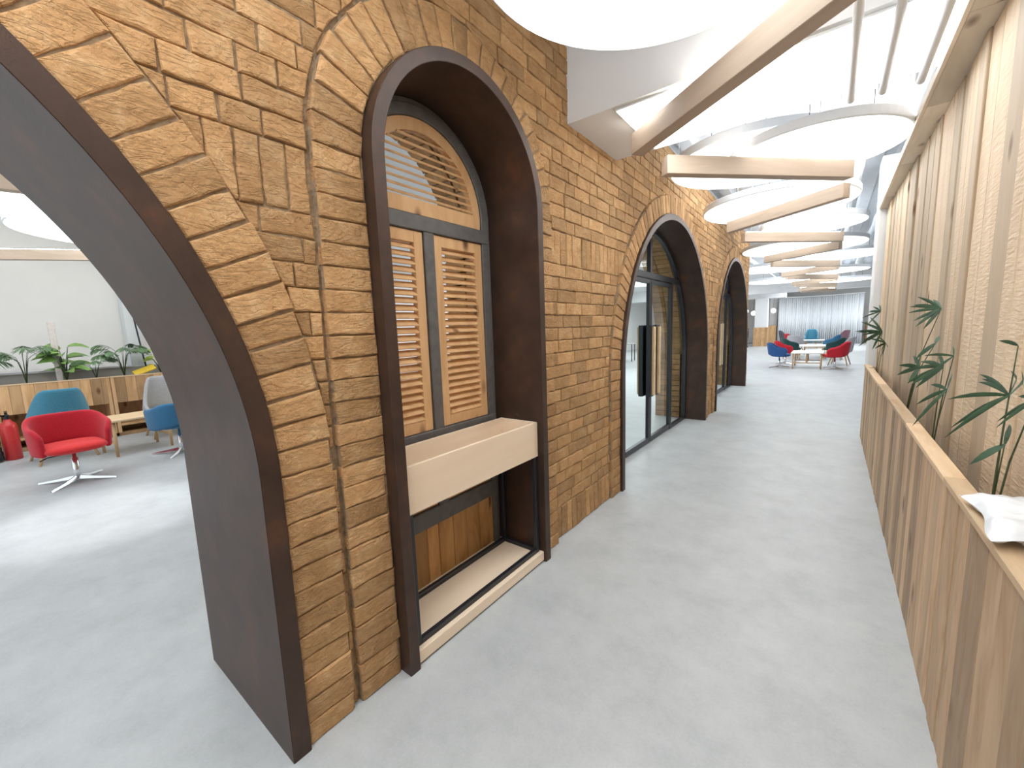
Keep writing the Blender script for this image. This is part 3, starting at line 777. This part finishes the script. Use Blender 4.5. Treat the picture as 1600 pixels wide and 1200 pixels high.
# ---- round ceiling discs
def disc(x, y, r, z, label, group, ztop, glow=True, h=.075):
    t = thing('ceiling_disc', label, 'ceiling disc', (x, y, z), 0, group)
    mb = MB(); mb.lathe([(r-.012, 0.004), (r-.002, .008), (r, .014), (r, h-.006), (r-.006, h), (.05, h)], n=64); mb.build('rim', DISCW, t, world=False, smooth=False)
    mb = MB(); mb.lathe([(r-.014, -.001), (r-.013, .004)], n=64); mb.build('diffuser', (GLOW_1 if r == .70 else GLOW) if glow else DISCW, t, world=False)
    for k in range(3):
        a = 2*PI*k/3+.5; px, py = r*.7*math.cos(a), r*.7*math.sin(a)
        mb = MB(); mb.tube([(px, py, h), (px, py, ztop-z)], .003, 5); mb.build('suspension_rod', BLACK, t, world=False)
DL = [(-.50, 1.58, .70, 2.86, 'large white ceiling disc nearest the camera, cut by the top of the frame'),
      (-.195, 4.29, .60, 2.82, 'white ceiling disc just beyond the big white beam, above the second timber beam'),
      (-.65, 4.72, .76, 2.99, 'white ceiling disc beside the brick wall, partly behind the second timber beam'),
      (-.61, 6.12, .80, 2.86, 'white ceiling disc above the third timber beam'),
      (-.31, 7.71, .65, 2.86, 'smaller white ceiling disc above the fourth timber beam'),
      (-.54, 9.92, 1.0, 2.87, 'wide white ceiling disc level with the end of the brick wall'),
      (.05, 12.1, .85, 2.9, 'white ceiling disc at right just past the brick wall end'),
      (-1.3, 13.6, 1.0, 2.9, 'white ceiling disc at left just past the brick wall end'),
      (-.1, 15.8, .9, 2.9, 'white ceiling disc above the nearest lounge table'),
      (-1.5, 18.2, 1.1, 2.92, 'white ceiling disc left above the green armchair'),
      (.2, 20.2, 1.0, 2.92, 'white ceiling disc right above the middle group of armchairs')]
for (x, y, r_, z, lab) in DL: disc(x, y, r_, z, lab, 'round discs under the corridor ceiling', 3.5)
for (x, y, r_, z, lab) in ((-5.9, .55, .95, 2.84, 'white lounge ceiling disc nearer the open arch'), (-7.3, 1.35, 1.0, 2.88, 'white lounge ceiling disc nearer the cabinets'),
                          (-6.8, -1.0, .9, 2.9, 'white lounge ceiling disc at the left edge of the open arch'),
                          (-5.2, 14.0, 1.1, 2.9, 'lounge ceiling disc seen through the middle glass doors')):
    disc(x, y, r_, z, lab, 'round discs under the lounge ceiling', 3.42)

# ---- curtain at the far end
cu = MB(); pts = []; n = 260
for k in range(n+1):
    u = k/n; x = -2.75+u*4.2; y = 32.6 + 0.0*(u) - 1.9*(2*u-1)**2*0.5*(-1) - 0.9
    y = 31.9 + 1.0*math.sin(PI*u) + .055*math.sin(k*.95) + .02*math.sin(k*2.3+1)
    pts.append((x, y))
vs = [(x, y, .02) for x, y in pts] + [(x, y, 2.9) for x, y in pts]; N = n+1
cu.add(vs, [(i, i+1, N+i+1, N+i) for i in range(n)])
o = cu.build('curtain', CURT, smooth=True, loc=(-.6, 32.5, 0)); so = o.modifiers.new('s', 'SOLIDIFY'); so.thickness = .012
tag(o, 'full height sheer white curtain closing the far end of the hall', 'curtain')
tr = MB(); tr.tube([(-2.8, 31.9, 2.95)]+[(x, 31.9+1.0*math.sin(PI*(x+2.75)/4.2), 2.95) for x in [(-2.75+.2*k) for k in range(22)]], .03, 6)
tr.build('curtain_rail', WHITE, o, loc=None)

# ================================================================== furniture
def lounge_chair(label, loc, rz, shell, seat, base='swivel', back=.80, arm=.60, taper=.0, group=None):
    t = thing('armchair', label, 'armchair', loc, rz, group)
    nu, nv = 28, 7; mb = MB(); vs = []
    for i in range(nu+1):
        u = i/nu*2-1; ph = u*math.radians(128); c = math.cos(ph)
        k = max(0, min(1, (c+.15)/.95)); k = k*k*(3-2*k)
        top = arm + (back-arm)*k; bot = .355 + .07*max(0, c)**2
        if abs(u) > .82: top -= .10*((abs(u)-.82)/.18)**1.5
        for j in range(nv+1):
            v = j/nv; z = bot+(top-bot)*v
            fl_ = 1 + .26*(z-.40)
            sx = 1 - taper*max(0, (z-.45)/(back-.45))
            sn = math.copysign(abs(math.sin(ph))**.78, ph); cc = math.copysign(abs(c)**.8, c)
            x = .285*fl_*sn*sx; y = -.28*(1+.55*(z-.4))*cc
            vs.append((x, y, z))
    fs = [(i*(nv+1)+j, (i+1)*(nv+1)+j, (i+1)*(nv+1)+j+1, i*(nv+1)+j+1) for i in range(nu) for j in range(nv)]
    mb.add(vs, fs); o = mb.build('shell', shell, t, smooth=True, world=False)
    m = o.modifiers.new('s', 'SOLIDIFY'); m.thickness = .05; m.offset = 0
    m = o.modifiers.new('u', 'SUBSURF'); m.levels = 1; m.render_levels = 1
    mb = MB(); vs = []; na, nb = 28, 8
    for j in range(nb+1):
        la = -PI/2+PI*j/nb
        for i in range(na):
            a = 2*PI*i/na; e = .62
            ca = math.copysign(abs(math.cos(a))**e, math.cos(a)); sa = math.copysign(abs(math.sin(a))**e, math.sin(a))
            rr = max(.02, math.cos(la)**.45)
            vs.append((.26*ca*rr, .03+.275*sa*rr, .405+.055*math.sin(la)))
    fs = [(j*na+i, j*na+(i+1) % na, (j+1)*na+(i+1) % na, (j+1)*na+i) for j in range(nb) for i in range(na)]
    fs += [tuple(range(na))[::-1], tuple(nb*na+i for i in range(na))]
    mb.add(vs, fs); mb.build('seat', seat, t, smooth=True, world=False)
    if base == 'swivel':
        mb = MB(); mb.lathe([(.028, .045), (.034, .06), (.030, .12), (.028, .27), (.018, .275), (.018, .352)], n=16); mb.build('column', CHROME, t, smooth=True, world=False)
        for k in range(4):
            a = PI/4+k*PI/2; d = (math.cos(a), math.sin(a)); p = (-d[1], d[0]); mb = MB(); vs = []
            for (s, w_, zt, zb) in ((.0, .024, .075, .035), (.16, .017, .045, .022), (.36, .012, .020, .002)):
                vs += [(d[0]*s+p[0]*w_, d[1]*s+p[1]*w_, zb), (d[0]*s-p[0]*w_, d[1]*s-p[1]*w_, zb), (d[0]*s-p[0]*w_*.4, d[1]*s-p[1]*w_*.4, zt), (d[0]*s+p[0]*w_*.4, d[1]*s+p[1]*w_*.4, zt)]
            fs = [(q*4+i, q*4+(i+1) % 4, (q+1)*4+(i+1) % 4, (q+1)*4+i) for q in range(2) for i in range(4)] + [(3, 2, 1, 0), (8, 9, 10, 11)]
            mb.add(vs, fs); mb.build('foot', CHROME, t, world=False)
        mb = MB(); mb.tube([(0, 0, .33), (.20, .02, .325), (.26, .02, .30)], .006, 6); mb.build('lever', BLACK, t, world=False)
    else:
        for sx in (-1, 1):
            for sy in (-1, 1):
                mb = MB(); mb.tube([(sx*.17, sy*.15, .37), (sx*.27, sy*.25, .0)], [.022, .014], 10); mb.build('leg', OAK, t, smooth=True, world=False)
    return t
FG = 'armchairs in the far seating group'
lounge_chair('red tub armchair on a chrome swivel base in the lounge behind the open arch', (-6.56, .52, 0), math.radians(-84), F_RED, F_REDS, back=.755, arm=.66)
lounge_chair('teal armchair with tall tapered back behind the red swivel chair', (-8.08, .56, 0), math.radians(96), F_TEAL, F_TEAL, 'wood', back=.96, arm=.55, taper=.34)
lounge_chair('grey armchair with yellow seat at the end of the low table', (-8.5, 1.80, 0), math.radians(-90), F_GREY, F_YEL, 'wood', back=.95, arm=.5, taper=.42)
lounge_chair('blue swivel armchair half hidden by the near arch jamb', (-6.98, 1.56, 0), math.radians(100), F_BLUE, F_BLUE, back=.72, arm=.64)
r90 = math.radians(-90)
lounge_chair('dark blue swivel armchair at the front left of the far seating group', (-1.28, 15.75, 0), r90, F_NAVY, F_NAVY, back=.80, arm=.62, group=FG)
lounge_chair('red swivel armchair directly behind the dark blue one at far left', (-1.22, 17.2, 0), r90, F_RED, F_REDS, back=.80, arm=.62, group=FG)
lounge_chair('dark green armchair with wooden legs at the left, behind the red one', (-1.18, 19.3, 0), math.radians(-80), F_GREEN, F_GREEN, 'wood', back=.82, arm=.66, group=FG)
lounge_chair('red swivel armchair at the front right of the far seating group', (.13, 15.7, 0), -r90, F_RED, F_REDS, back=.82, arm=.62, group=FG)
lounge_chair('light grey armchair behind the front right red swivel chair', (.26, 17.1, 0), math.radians(80), F_GREY, F_GREY, 'wood', back=.92, arm=.55, taper=.2, group=FG)
lounge_chair('dark green armchair at right, behind the light grey one', (.10, 19.2, 0), math.radians(85), F_GREEN, F_GREEN, 'wood', back=.82, arm=.66, group=FG)
lounge_chair('bright blue armchair at right beside the second far table', (-.02, 21.4, 0), math.radians(85), F_BLUE, F_BLUE, 'wood', back=.86, arm=.66, group=FG)
lounge_chair('mauve armchair at the back right of the far seating group', (.3, 24.4, 0), math.radians(70), F_MAUVE, F_MAUVE, 'wood', back=.98, arm=.6, group=FG)
lounge_chair('teal armchair with tall back, alone before the middle of the curtain', (-.80, 26.6, 0), PI, F_TEAL, F_TEAL, 'wood', back=1.0, arm=.6, taper=.3, group=FG)
lounge_chair('red armchair at the back left beside the tall teal one', (-1.42, 23.9, 0), math.radians(-100), F_RED, F_REDS, 'wood', back=.86, arm=.6, group=FG)
lounge_chair('mid grey armchair seen from behind with wooden legs, left of the second table', (-1.2, 21.75, 0), math.radians(-15), F_GREY, F_GREY, 'wood', back=.86, arm=.6, taper=.15, group=FG)
lounge_chair('charcoal armchair farthest to the left before the curtain', (-1.75, 25.2, 0), r90, F_DGREY, F_DGREY, 'wood', back=1.0, arm=.62, group=FG)

def low_table(label, loc, rz, lx, ly, h, top, legm, mid=False, ins=.06, group=None):
    t = thing('low_table', label, 'table', loc, rz, group)
    mb = MB(); mb.box(-lx/2, lx/2, -ly/2, ly/2, h-.03, h, .5, .006); mb.build('tabletop', top, t, world=False)
    for sx in (-1, 1):
        for sy in (-1, 1):
            mb = MB(); x = sx*(lx/2-ins); y = sy*(ly/2-ins); mb.tube([(x, y, h-.03), (x, y, 0)], [.022, .018], 10); mb.build('leg', legm, t, smooth=True, world=False)
    for sy in (-1, 1):
        mb = MB(); y = sy*(ly/2-ins); mb.box(-lx/2+ins+.015, lx/2-ins-.015, y-.01, y+.01, .17, .20, .5); mb.build('stretcher', legm, t, world=False)
    if mid:
        mb = MB(); mb.box(-.02, .02, -ly/2+ins, ly/2-ins, .2, h-.031, .5); mb.build('centre_panel', CABW, t, world=False)
low_table('long pale plywood low table in the lounge between the blue chairs', (-7.74, 1.25, 0), math.radians(8), .60, .72, .50, TABLEW, OAK)
low_table('white topped low table at the front of the far seating group', (-.55, 16.0, 0), 0, .82, 1.2, .50, WHITETOP, OAK, True, group='tables in the far seating group')
low_table('white topped low table behind the first in the far seating group', (-.60, 20.4, 0), 0, .95, 1.3, .48, WHITETOP, OAK, group='tables in the far seating group')
low_table('white topped low table nearest the curtain', (-.62, 24.0, 0), 0, .8, .9, .55, WHITETOP, OAK, group='tables in the far seating group')

# far cabinets, desk and lamps
def cabinet(label, x0, x1, y0, y1, h, z0=.06):
    c = thing('wood_cabinet', label, 'cabinet', ((x0+x1)/2, (y0+y1)/2, 0))
    mb = MB(); mb.box(x0, x1, y0+.02, y1, z0, h, .5, .004); mb.box(x0+.03, x1-.03, y0+.05, y1-.03, 0, z0, .1); mb.build('body', CABW, c)
    n = 2; w_ = (x1-x0)/n
    for k in range(n):
        mb = MB(); mb.box(x0+k*w_+.004, x0+(k+1)*w_-.004, y0, y0+.02, z0+.01, h-.01, R.random(), .003); mb.build('door', CABW, c)
cabinet('pine cabinet standing against the slim white column at far left', -3.62, -2.85, 31.6, 32.1, 1.2)
cabinet('pine cabinet at the far right beyond the curtain', 1.62, 2.5, 32.6, 33.1, 1.25)
dk = thing('desk', 'black desk half hidden by the farthest arch', 'desk', (-4.6, 28.5, 0))
boxo('top', -5.3, -3.98, 28.1, 28.9, .98, 1.10, BLACK, dk, .004)
for x in (-5.28, -4.06): boxo('leg', x, x+.05, 28.15, 28.85, 0, .98, BLACK, dk, .003)
def task_chair(label, loc, rz, group):
    t = thing('task_chair', label, 'office chair', loc, rz, group)
    mb = MB(); mb.box(-.23, .23, -.22, .22, .44, .51, .5, .03); mb.build('seat', BLACKF, t, world=False)
    mb = MB(); mb.box(-.21, .21, -.27, -.22, .56, .98, .5, .02); mb.box(-.03, .03, -.26, -.2, .45, .6, .5); mb.build('backrest', BLACKF, t, world=False)
    mb = MB(); mb.tube([(0, 0, .08), (0, 0, .44)], .025, 10); mb.build('post', BLACK, t, world=False)
    for k in range(5):
        a = 2*PI*k/5; mb = MB(); mb.tube([(0, 0, .1), (.3*math.cos(a), .3*math.sin(a), .05)], [.022, .014], 8)
        mb.tube([(.3*math.cos(a), .3*math.sin(a)-.015, .03), (.3*math.cos(a), .3*math.sin(a)+.015, .03)], .03, 10); mb.build('foot', BLACK, t, world=False)
task_chair('black office chair beside the pine clad column', (-4.1, 27.5, 0), .6, 'office chairs in the hall')
task_chair('black office chair behind the other one near the clad column', (-4.75, 27.6, 0), 2.4, 'office chairs in the hall')
def globe(label, loc, zc, ztop, r_=.14):
    t = thing('globe_lamp', label, 'pendant lamp', (loc[0], loc[1], zc), 0, 'glowing globe lamps at far left')
    mb = MB(); mb.lathe([(max(.004, r_*math.cos(a)), r_*math.sin(a)) for a in [-PI/2+PI*k/12 for k in range(13)]], n=20); mb.build('globe', GLOBE, t, smooth=True, world=False)
    mb = MB(); mb.tube([(0, 0, r_), (0, 0, ztop-zc)], .008, 6); mb.build('cord', BLACK, t, world=False)
globe('glowing globe pendant nearest the farthest arch', (-4.15, 28.6), 2.12, 3.42)
globe('glowing globe pendant just left of the clad column', (-3.98, 30.5), 2.02, 3.42)
globe('glowing globe pendant right of the clad column', (-2.92, 30.6), 2.12, 3.5)

# ---- seen through the glass doors: work tables and black pendants
for i, (x, y) in enumerate(((-6.6, 13.5), (-7.4, 17.0), (-6.0, 19.6))):
    t = thing('work_table', ['grey work table nearest, seen through the middle glass doors', 'grey work table in the middle, seen through the middle glass doors', 'grey work table farthest, seen through the middle glass doors'][i], 'table', (x, y, 0), .2, 'work tables behind the doors')
    mb = MB(); mb.box(-.8, .8, -.4, .4, .72, .75, .5, .004); mb.build('tabletop', plain('grey_top', (.35, .35, .34), .5), t, world=False)
    for sx in (-1, 1):
        for sy in (-1, 1):
            mb = MB(); mb.box(sx*.74-.02, sx*.74+.02, sy*.35-.02, sy*.35+.02, 0, .72); mb.build('leg', BLACK, t, world=False)
    task_chair(['black office chair at the nearest work table', 'black office chair at the middle work table', 'black office chair at the farthest work table'][i], (x+.2, y-.75, 0), .3, 'office chairs behind the doors')
    p = thing('pendant_lamp', ['black dome pendant over the nearest work table', 'black dome pendant over the middle work table', 'black dome pendant over the farthest work table'][i], 'pendant lamp', (x, y, 2.1), 0, 'black dome pendants')
    mb = MB(); mb.lathe([(.26, 0), (.24, .03), (.12, .13), (.03, .17), (.02, .2)], n=24); mb.build('shade', BLACK, p, smooth=True, world=False)
    mb = MB(); mb.tube([(0, 0, .2), (0, 0, 1.32)], .006, 6); mb.build('cord', BLACK, p, world=False)

# ================================================================== lounge back wall: cabinets, ledge, plants
XC = -9.10
names = ['', 'left of the fire extinguisher', 'behind the fire extinguisher and the teal armchair', 'behind the grey armchair with the yellow seat', 'farthest right, beyond the grey armchair']
for k in range(1, 5):
    y0 = -2.35+1.2*k-.0; y1 = y0+1.2
    c = thing('plant_cabinet', 'pine cabinet topped by the plant trough, ' + names[k], 'cabinet', (XC-.2, (y0+y1)/2, 0), 0, 'pine cabinets along the lounge wall')
    mb = MB()
    mb.box(XC-.42, XC, y0+.004, y0+.05, .06, .965, R.random(), .003); mb.box(XC-.42, XC, y1-.05, y1-.004, .06, .965, R.random(), .003)
    mb.box(XC-.42, XC-.40, y0+.05, y1-.05, .06, .965, .3); mb.box(XC-.40, XC, y0+.05, y1-.05, .17, .20, .6, .002)
    mb.box(XC-.40, XC-.02, y0+.05, y1-.05, .56, .58, .3); mb.box(XC-.38, XC-.06, y0+.02, y1-.02, 0, .06, .1)
    mb.build('body', CABW, c)
    mb = MB(); y = y0+.05
    while y < y1-.06:
        ye = min(y+R.uniform(.08, .14), y1-.05); mb.box(XC-.02, XC+.004, y+.001, ye-.001, .555, .965, R.random(), .002); y = ye
    mb.build('front_panel', CABW, c)
    boxo('top_edge', XC-.03, XC+.010, y0+.002, y1-.002, .966, .985, PINE_CAP, c, .002)
    boxo('soil', XC-.39, XC-.031, y0+.002, y1-.002, .90, .955, SOIL, c)
boxo('wall_lounge_low', -9.88, -9.56, -3.5, 4.9, 0, 1.10, plain('greige_paint', (.50, .49, .45), .7, noise=.02))['kind'] = 'structure'
boxo('trim_5', -9.88, -9.53, -3.5, 1.62, 1.10, 1.13, WHITE)['kind'] = 'structure'
boxo('trim_6', -9.88, -9.60, 1.62, 1.80, 1.10, 3.41, plain('pale_blue_trim', (.66, .70, .70), .6, noise=.01))['kind'] = 'structure'
mb = MB(); mb.tube([(-9.5, 1.80, .99), (-9.5, 1.77, 1.3), (-9.52, 1.72, 2.0), (-9.52, 1.70, 3.41)], .012, 8)
tag(mb.build('cable_pipe', BLACK, smooth=True, loc=(-9.5, 1.80, .96)), 'thin dark upright cable at the corner of the lounge wall', 'cable')
mb = MB(); mb.box(-9.34, -9.27, .70, .77, .955, 1.86, .5, .006)
tag(mb.build('support_pole', POLE, loc=(-9.3, .73, .955)), 'pale upright pole rising behind the broad leaved plant', 'pole')

def leaf_blade(mb, base, d, up, L, w, droop=.25, nseg=5, tone=.5, fold=.12):
    d = Vector(d).normalized(); up = Vector(up); side = d.cross(up)
    if side.length < 1e-4: side = Vector((1, 0, 0))
    side.normalize(); up = side.cross(d).normalized()
    vs = []
    for i in range(nseg+1):
        t = i/nseg; p = Vector(base)+d*(L*t) + Vector((0, 0, -1))*(droop*L*t*t)
        ww = w*math.sin(PI*min(1, .08+t*.92))**.75 if i < nseg else 0.0006
        vs += [p-side*ww+up*fold*ww, p - up*0.001, p+side*ww+up*fold*ww]
    fs = []
    for i in range(nseg):
        a = i*3; fs += [(a, a+1, a+4, a+3), (a+1, a+2, a+5, a+4)]
    mb.add(vs, fs, tone)
def plant(name, label, cat, base, stems, kind, mat, group=None, seed=1, clampx=None):
    """stems: list of (tip point, leaf length, leaf width, leaf count, outward direction)"""
    rr = random.Random(seed)
    t = thing(name, label, cat, base, 0, group)
    st = MB(); fo = MB()
    for (tip, L, w_, n, out) in stems:
        tip = Vector(tip); b = Vector(base); mid = (b+tip)/2; mid.z += .12*(tip-b).length; out = Vector(out).normalized()
        pts = [b + (mid-b)*s*2*(1) if s <= .5 else mid+(tip-mid)*(s-.5)*2 for s in (0, .25, .5, .75, 1)]
        st.tube(pts, [.0032, .003, .0026, .002, .0015] if kind == 'fan' else [.005, .0045, .004, .003, .002], 6)
        if kind == 'fan':                      # leaflets radiating from the stem's tip
            for k in range(n):
                a = (k/(n-1)-.5)*2.3 if n > 1 else 0
                sd = out.cross(Vector((0, 0, 1))).normalized(); upv = Vector((0, 0, 1))
                d = out*math.cos(a) + (sd*.55+upv*.75)*math.sin(a)*(1) + Vector((rr.uniform(-.2, .2), rr.uniform(-.2, .2), rr.uniform(-.2, .1)))
                leaf_blade(fo, tip, d, sd, L*rr.uniform(.6, 1.05), w_, .2, 5, rr.random())
        elif kind == 'frond':                  # paired leaflets along an arching rib
            rib = [tip + out*(L*s) + Vector((0, 0, .35*L*s-.75*L*s*s)) for s in [i/12 for i in range(13)]]
            st.tube(rib, [.0035-.0002*i for i in range(13)], 5)
            for i in range(2, 13):
                d0 = (rib[i]-rib[i-1]).normalized(); sd = d0.cross(Vector((0, 0, 1))).normalized()
                for s in (-1, 1):
                    leaf_blade(fo, rib[i], d0*.65+sd*s*.6+Vector((0, 0, -.38+rr.uniform(-.15, .15))), Vector((0, 0, 1)), L*.50*math.sin(PI*(.18+.72*i/12))*rr.uniform(.85, 1.1), w_, .3, 4, rr.random())
        else:                                  # single broad leaf
            leaf_blade(fo, tip, out, Vector((rr.uniform(.1, .9), rr.uniform(-.6, .6), 1)), L*rr.uniform(.7, 1.1), w_*rr.uniform(.8, 1.1), .45, 8, rr.random(), .25)
    if clampx is not None:
        fo.v = [(min(p[0], clampx), p[1], p[2]) for p in fo.v]; st.v = [(min(p[0], clampx), p[1], p[2]) for p in st.v]
    st.build('stem', STEM, t, smooth=True); fo.build('foliage', mat, t, smooth=True)
    return t
zt = .955; xp = -9.3
def rnd_stems(base, n, hgt, spread, L, w_, m, seed, el=.2):
    rr = random.Random(seed); out = []
    for k in range(n):
        a = 2*PI*k/n+rr.uniform(-.3, .3); h_ = hgt*rr.uniform(.65, 1.0)
        if w_ > .03: h_ = hgt*rr.uniform(.25, 1.0)
        tip = (max(base[0]-.15, base[0]+spread*math.cos(a)), base[1]+spread*math.sin(a), base[2]+h_)
        out.append((tip, L, w_, m, (math.cos(a)*.6+.15, math.sin(a), el)))
    return out
PG = 'potted plants on the lounge cabinets'
b = (xp, -.15, zt); plant('palm_plant', 'slender palm in the cabinet trough at the left edge of the open arch', 'plant', b, rnd_stems(b, 9, .42, .08, .40, .009, 0, 3, .6), 'frond', LEAF4, PG, 3)
b = (xp, .40, zt); plant('palm_plant', 'slender palm left of the broad leaved plant in the cabinet trough', 'plant', b, rnd_stems(b, 9, .46, .06, .34, .009, 0, 5, .7), 'frond', LEAF4, PG, 5)
b = (xp+.03, .80, zt); plant('broad_leaved_plant', 'bushy plant with broad pale green leaves beside the pale pole', 'plant', b, rnd_stems(b, 28, .54, .07, .27, .062, 0, 7, .35), 'broad', LEAF2, PG, 7)
b = (xp, 1.13, zt); plant('drooping_plant', 'thin plant with drooping dark leaves right of the broad leaved one', 'plant', b, rnd_stems(b, 5, .30, .08, .22, .010, 0, 9, .5), 'frond', LEAF4, PG, 9)
b = (xp+.02, 1.46, zt); plant('palm_plant', 'feathery palm at the right end of the cabinet trough near the cable', 'plant', b, rnd_stems(b, 13, .44, .08, .32, .010, 0, 11, .7), 'frond', LEAF4, PG, 11)
b = (xp, 1.95, zt); plant('lime_leaved_plant', 'small plant with lime green leaves beside the arch jamb', 'plant', b, rnd_stems(b, 22, .40, .10, .15, .04, 0, 13, .3), 'broad', LEAF3, PG, 13)
mb = MB(); m4 = Matrix.Translation((xp+.12, 1.70, 1.045)) @ Matrix.Rotation(.35, 4, 'X') @ Matrix.Rotation(.5, 4, 'Y'); mb.box(-.07, .07, -.15, .15, -.012, .012, .5, .004, mat=m4)
tag(mb.build('yellow_card', YEL, loc=(xp+.12, 1.70, 1.0)), 'tilted yellow card lying among the plants in the cabinet trough', 'card')

# fire extinguisher
ex = thing('fire_extinguisher', 'red fire extinguisher with black horn standing before the cabinets', 'fire extinguisher', (-8.68, .14, 0))
mb = MB(); mb.lathe([(.07, 0), (.082, .01), (.082, .44), (.07, .49), (.035, .53), (.03, .55)], n=24); mb.build('cylinder', REDP, ex, smooth=True, world=False)
mb = MB(); mb.lathe([(.025, .55), (.028, .60), (.012, .62)], n=12); mb.box(-.02, .1, -.012, .012, .60, .615, .5, .003); mb.box(-.02, .1, -.012, .012, .64, .655, .5, .003); mb.box(-.03, -.01, -.014, .014, .6, .66, .5); mb.build('valve', BLACK, ex, world=False)
mb = MB(); mb.tube([(.02, -.02, .60), (.06, -.12, .62), (.07, -.17, .50), (.07, -.15, .42)], .012, 8); mb.build('hose', BLACK, ex, smooth=True, world=False)
mb = MB(); mb.tube([(.07, -.15, .42), (.07, -.145, .30), (.07, -.14, .02)], [.018, .035, .065], 16); mb.build('horn', BLACK, ex, smooth=True, world=False)

# palms leaning out of the corridor planter
def pt(x, y, z): return (x, y, z)
RG = 'bamboo palms in the corridor planter'
plant('bamboo_palm', 'bamboo palm at the far end of the planter box by the white column', 'plant', (.43, 6.2, .70),
      [((.41, 5.6, 1.35), .23, .011, 11, (-.9, -.3, .1)), ((.42, 6.1, 1.56), .16, .008, 7, (-.8, .3, .4)), ((.42, 5.3, 1.25), .20, .010, 6, (-.5, -.8, -.2))], 'fan', LEAF, RG, 21, .435)
plant('bamboo_palm', 'bamboo palm second from the far end of the planter box', 'plant', (.43, 3.9, .70),
      [((.435, 3.0, 1.53), .16, .008, 8, (-.9, .4, .2)), ((.42, 3.35, 1.20), .14, .012, 4, (-.7, .6, -.1)), ((.42, 2.95, 1.36), .09, .010, 2, (-.6, .5, .3))], 'fan', LEAF, RG, 23, .455)
plant('bamboo_palm', 'bamboo palm in the middle of the planter box', 'plant', (.43, 2.9, .70),
      [((.42, 2.72, 1.26), .17, .010, 6, (-.6, .7, -.1)), ((.42, 2.60, 1.17), .19, .009, 5, (-.5, .8, -.35)), ((.43, 2.60, 1.32), .14, .006, 3, (-.5, .8, .1))], 'fan', LEAF, RG, 25, .46)
plant('bamboo_palm', 'bamboo palm nearest the camera, behind the plastic bag', 'plant', (.445, 1.98, .70),
      [((.44, 1.90, 1.25), .20, .0075, 9, (-.35, .95, .15)), ((.455, 1.76, 1.26), .13, .006, 4, (-.25, .9, -.1)), ((.45, 1.93, 1.09), .10, .011, 2, (-.5, .8, .1)), ((.45, 1.92, 1.40), .07, .006, 1, (-.5, .7, .3))], 'fan', LEAF, RG, 27, .47)
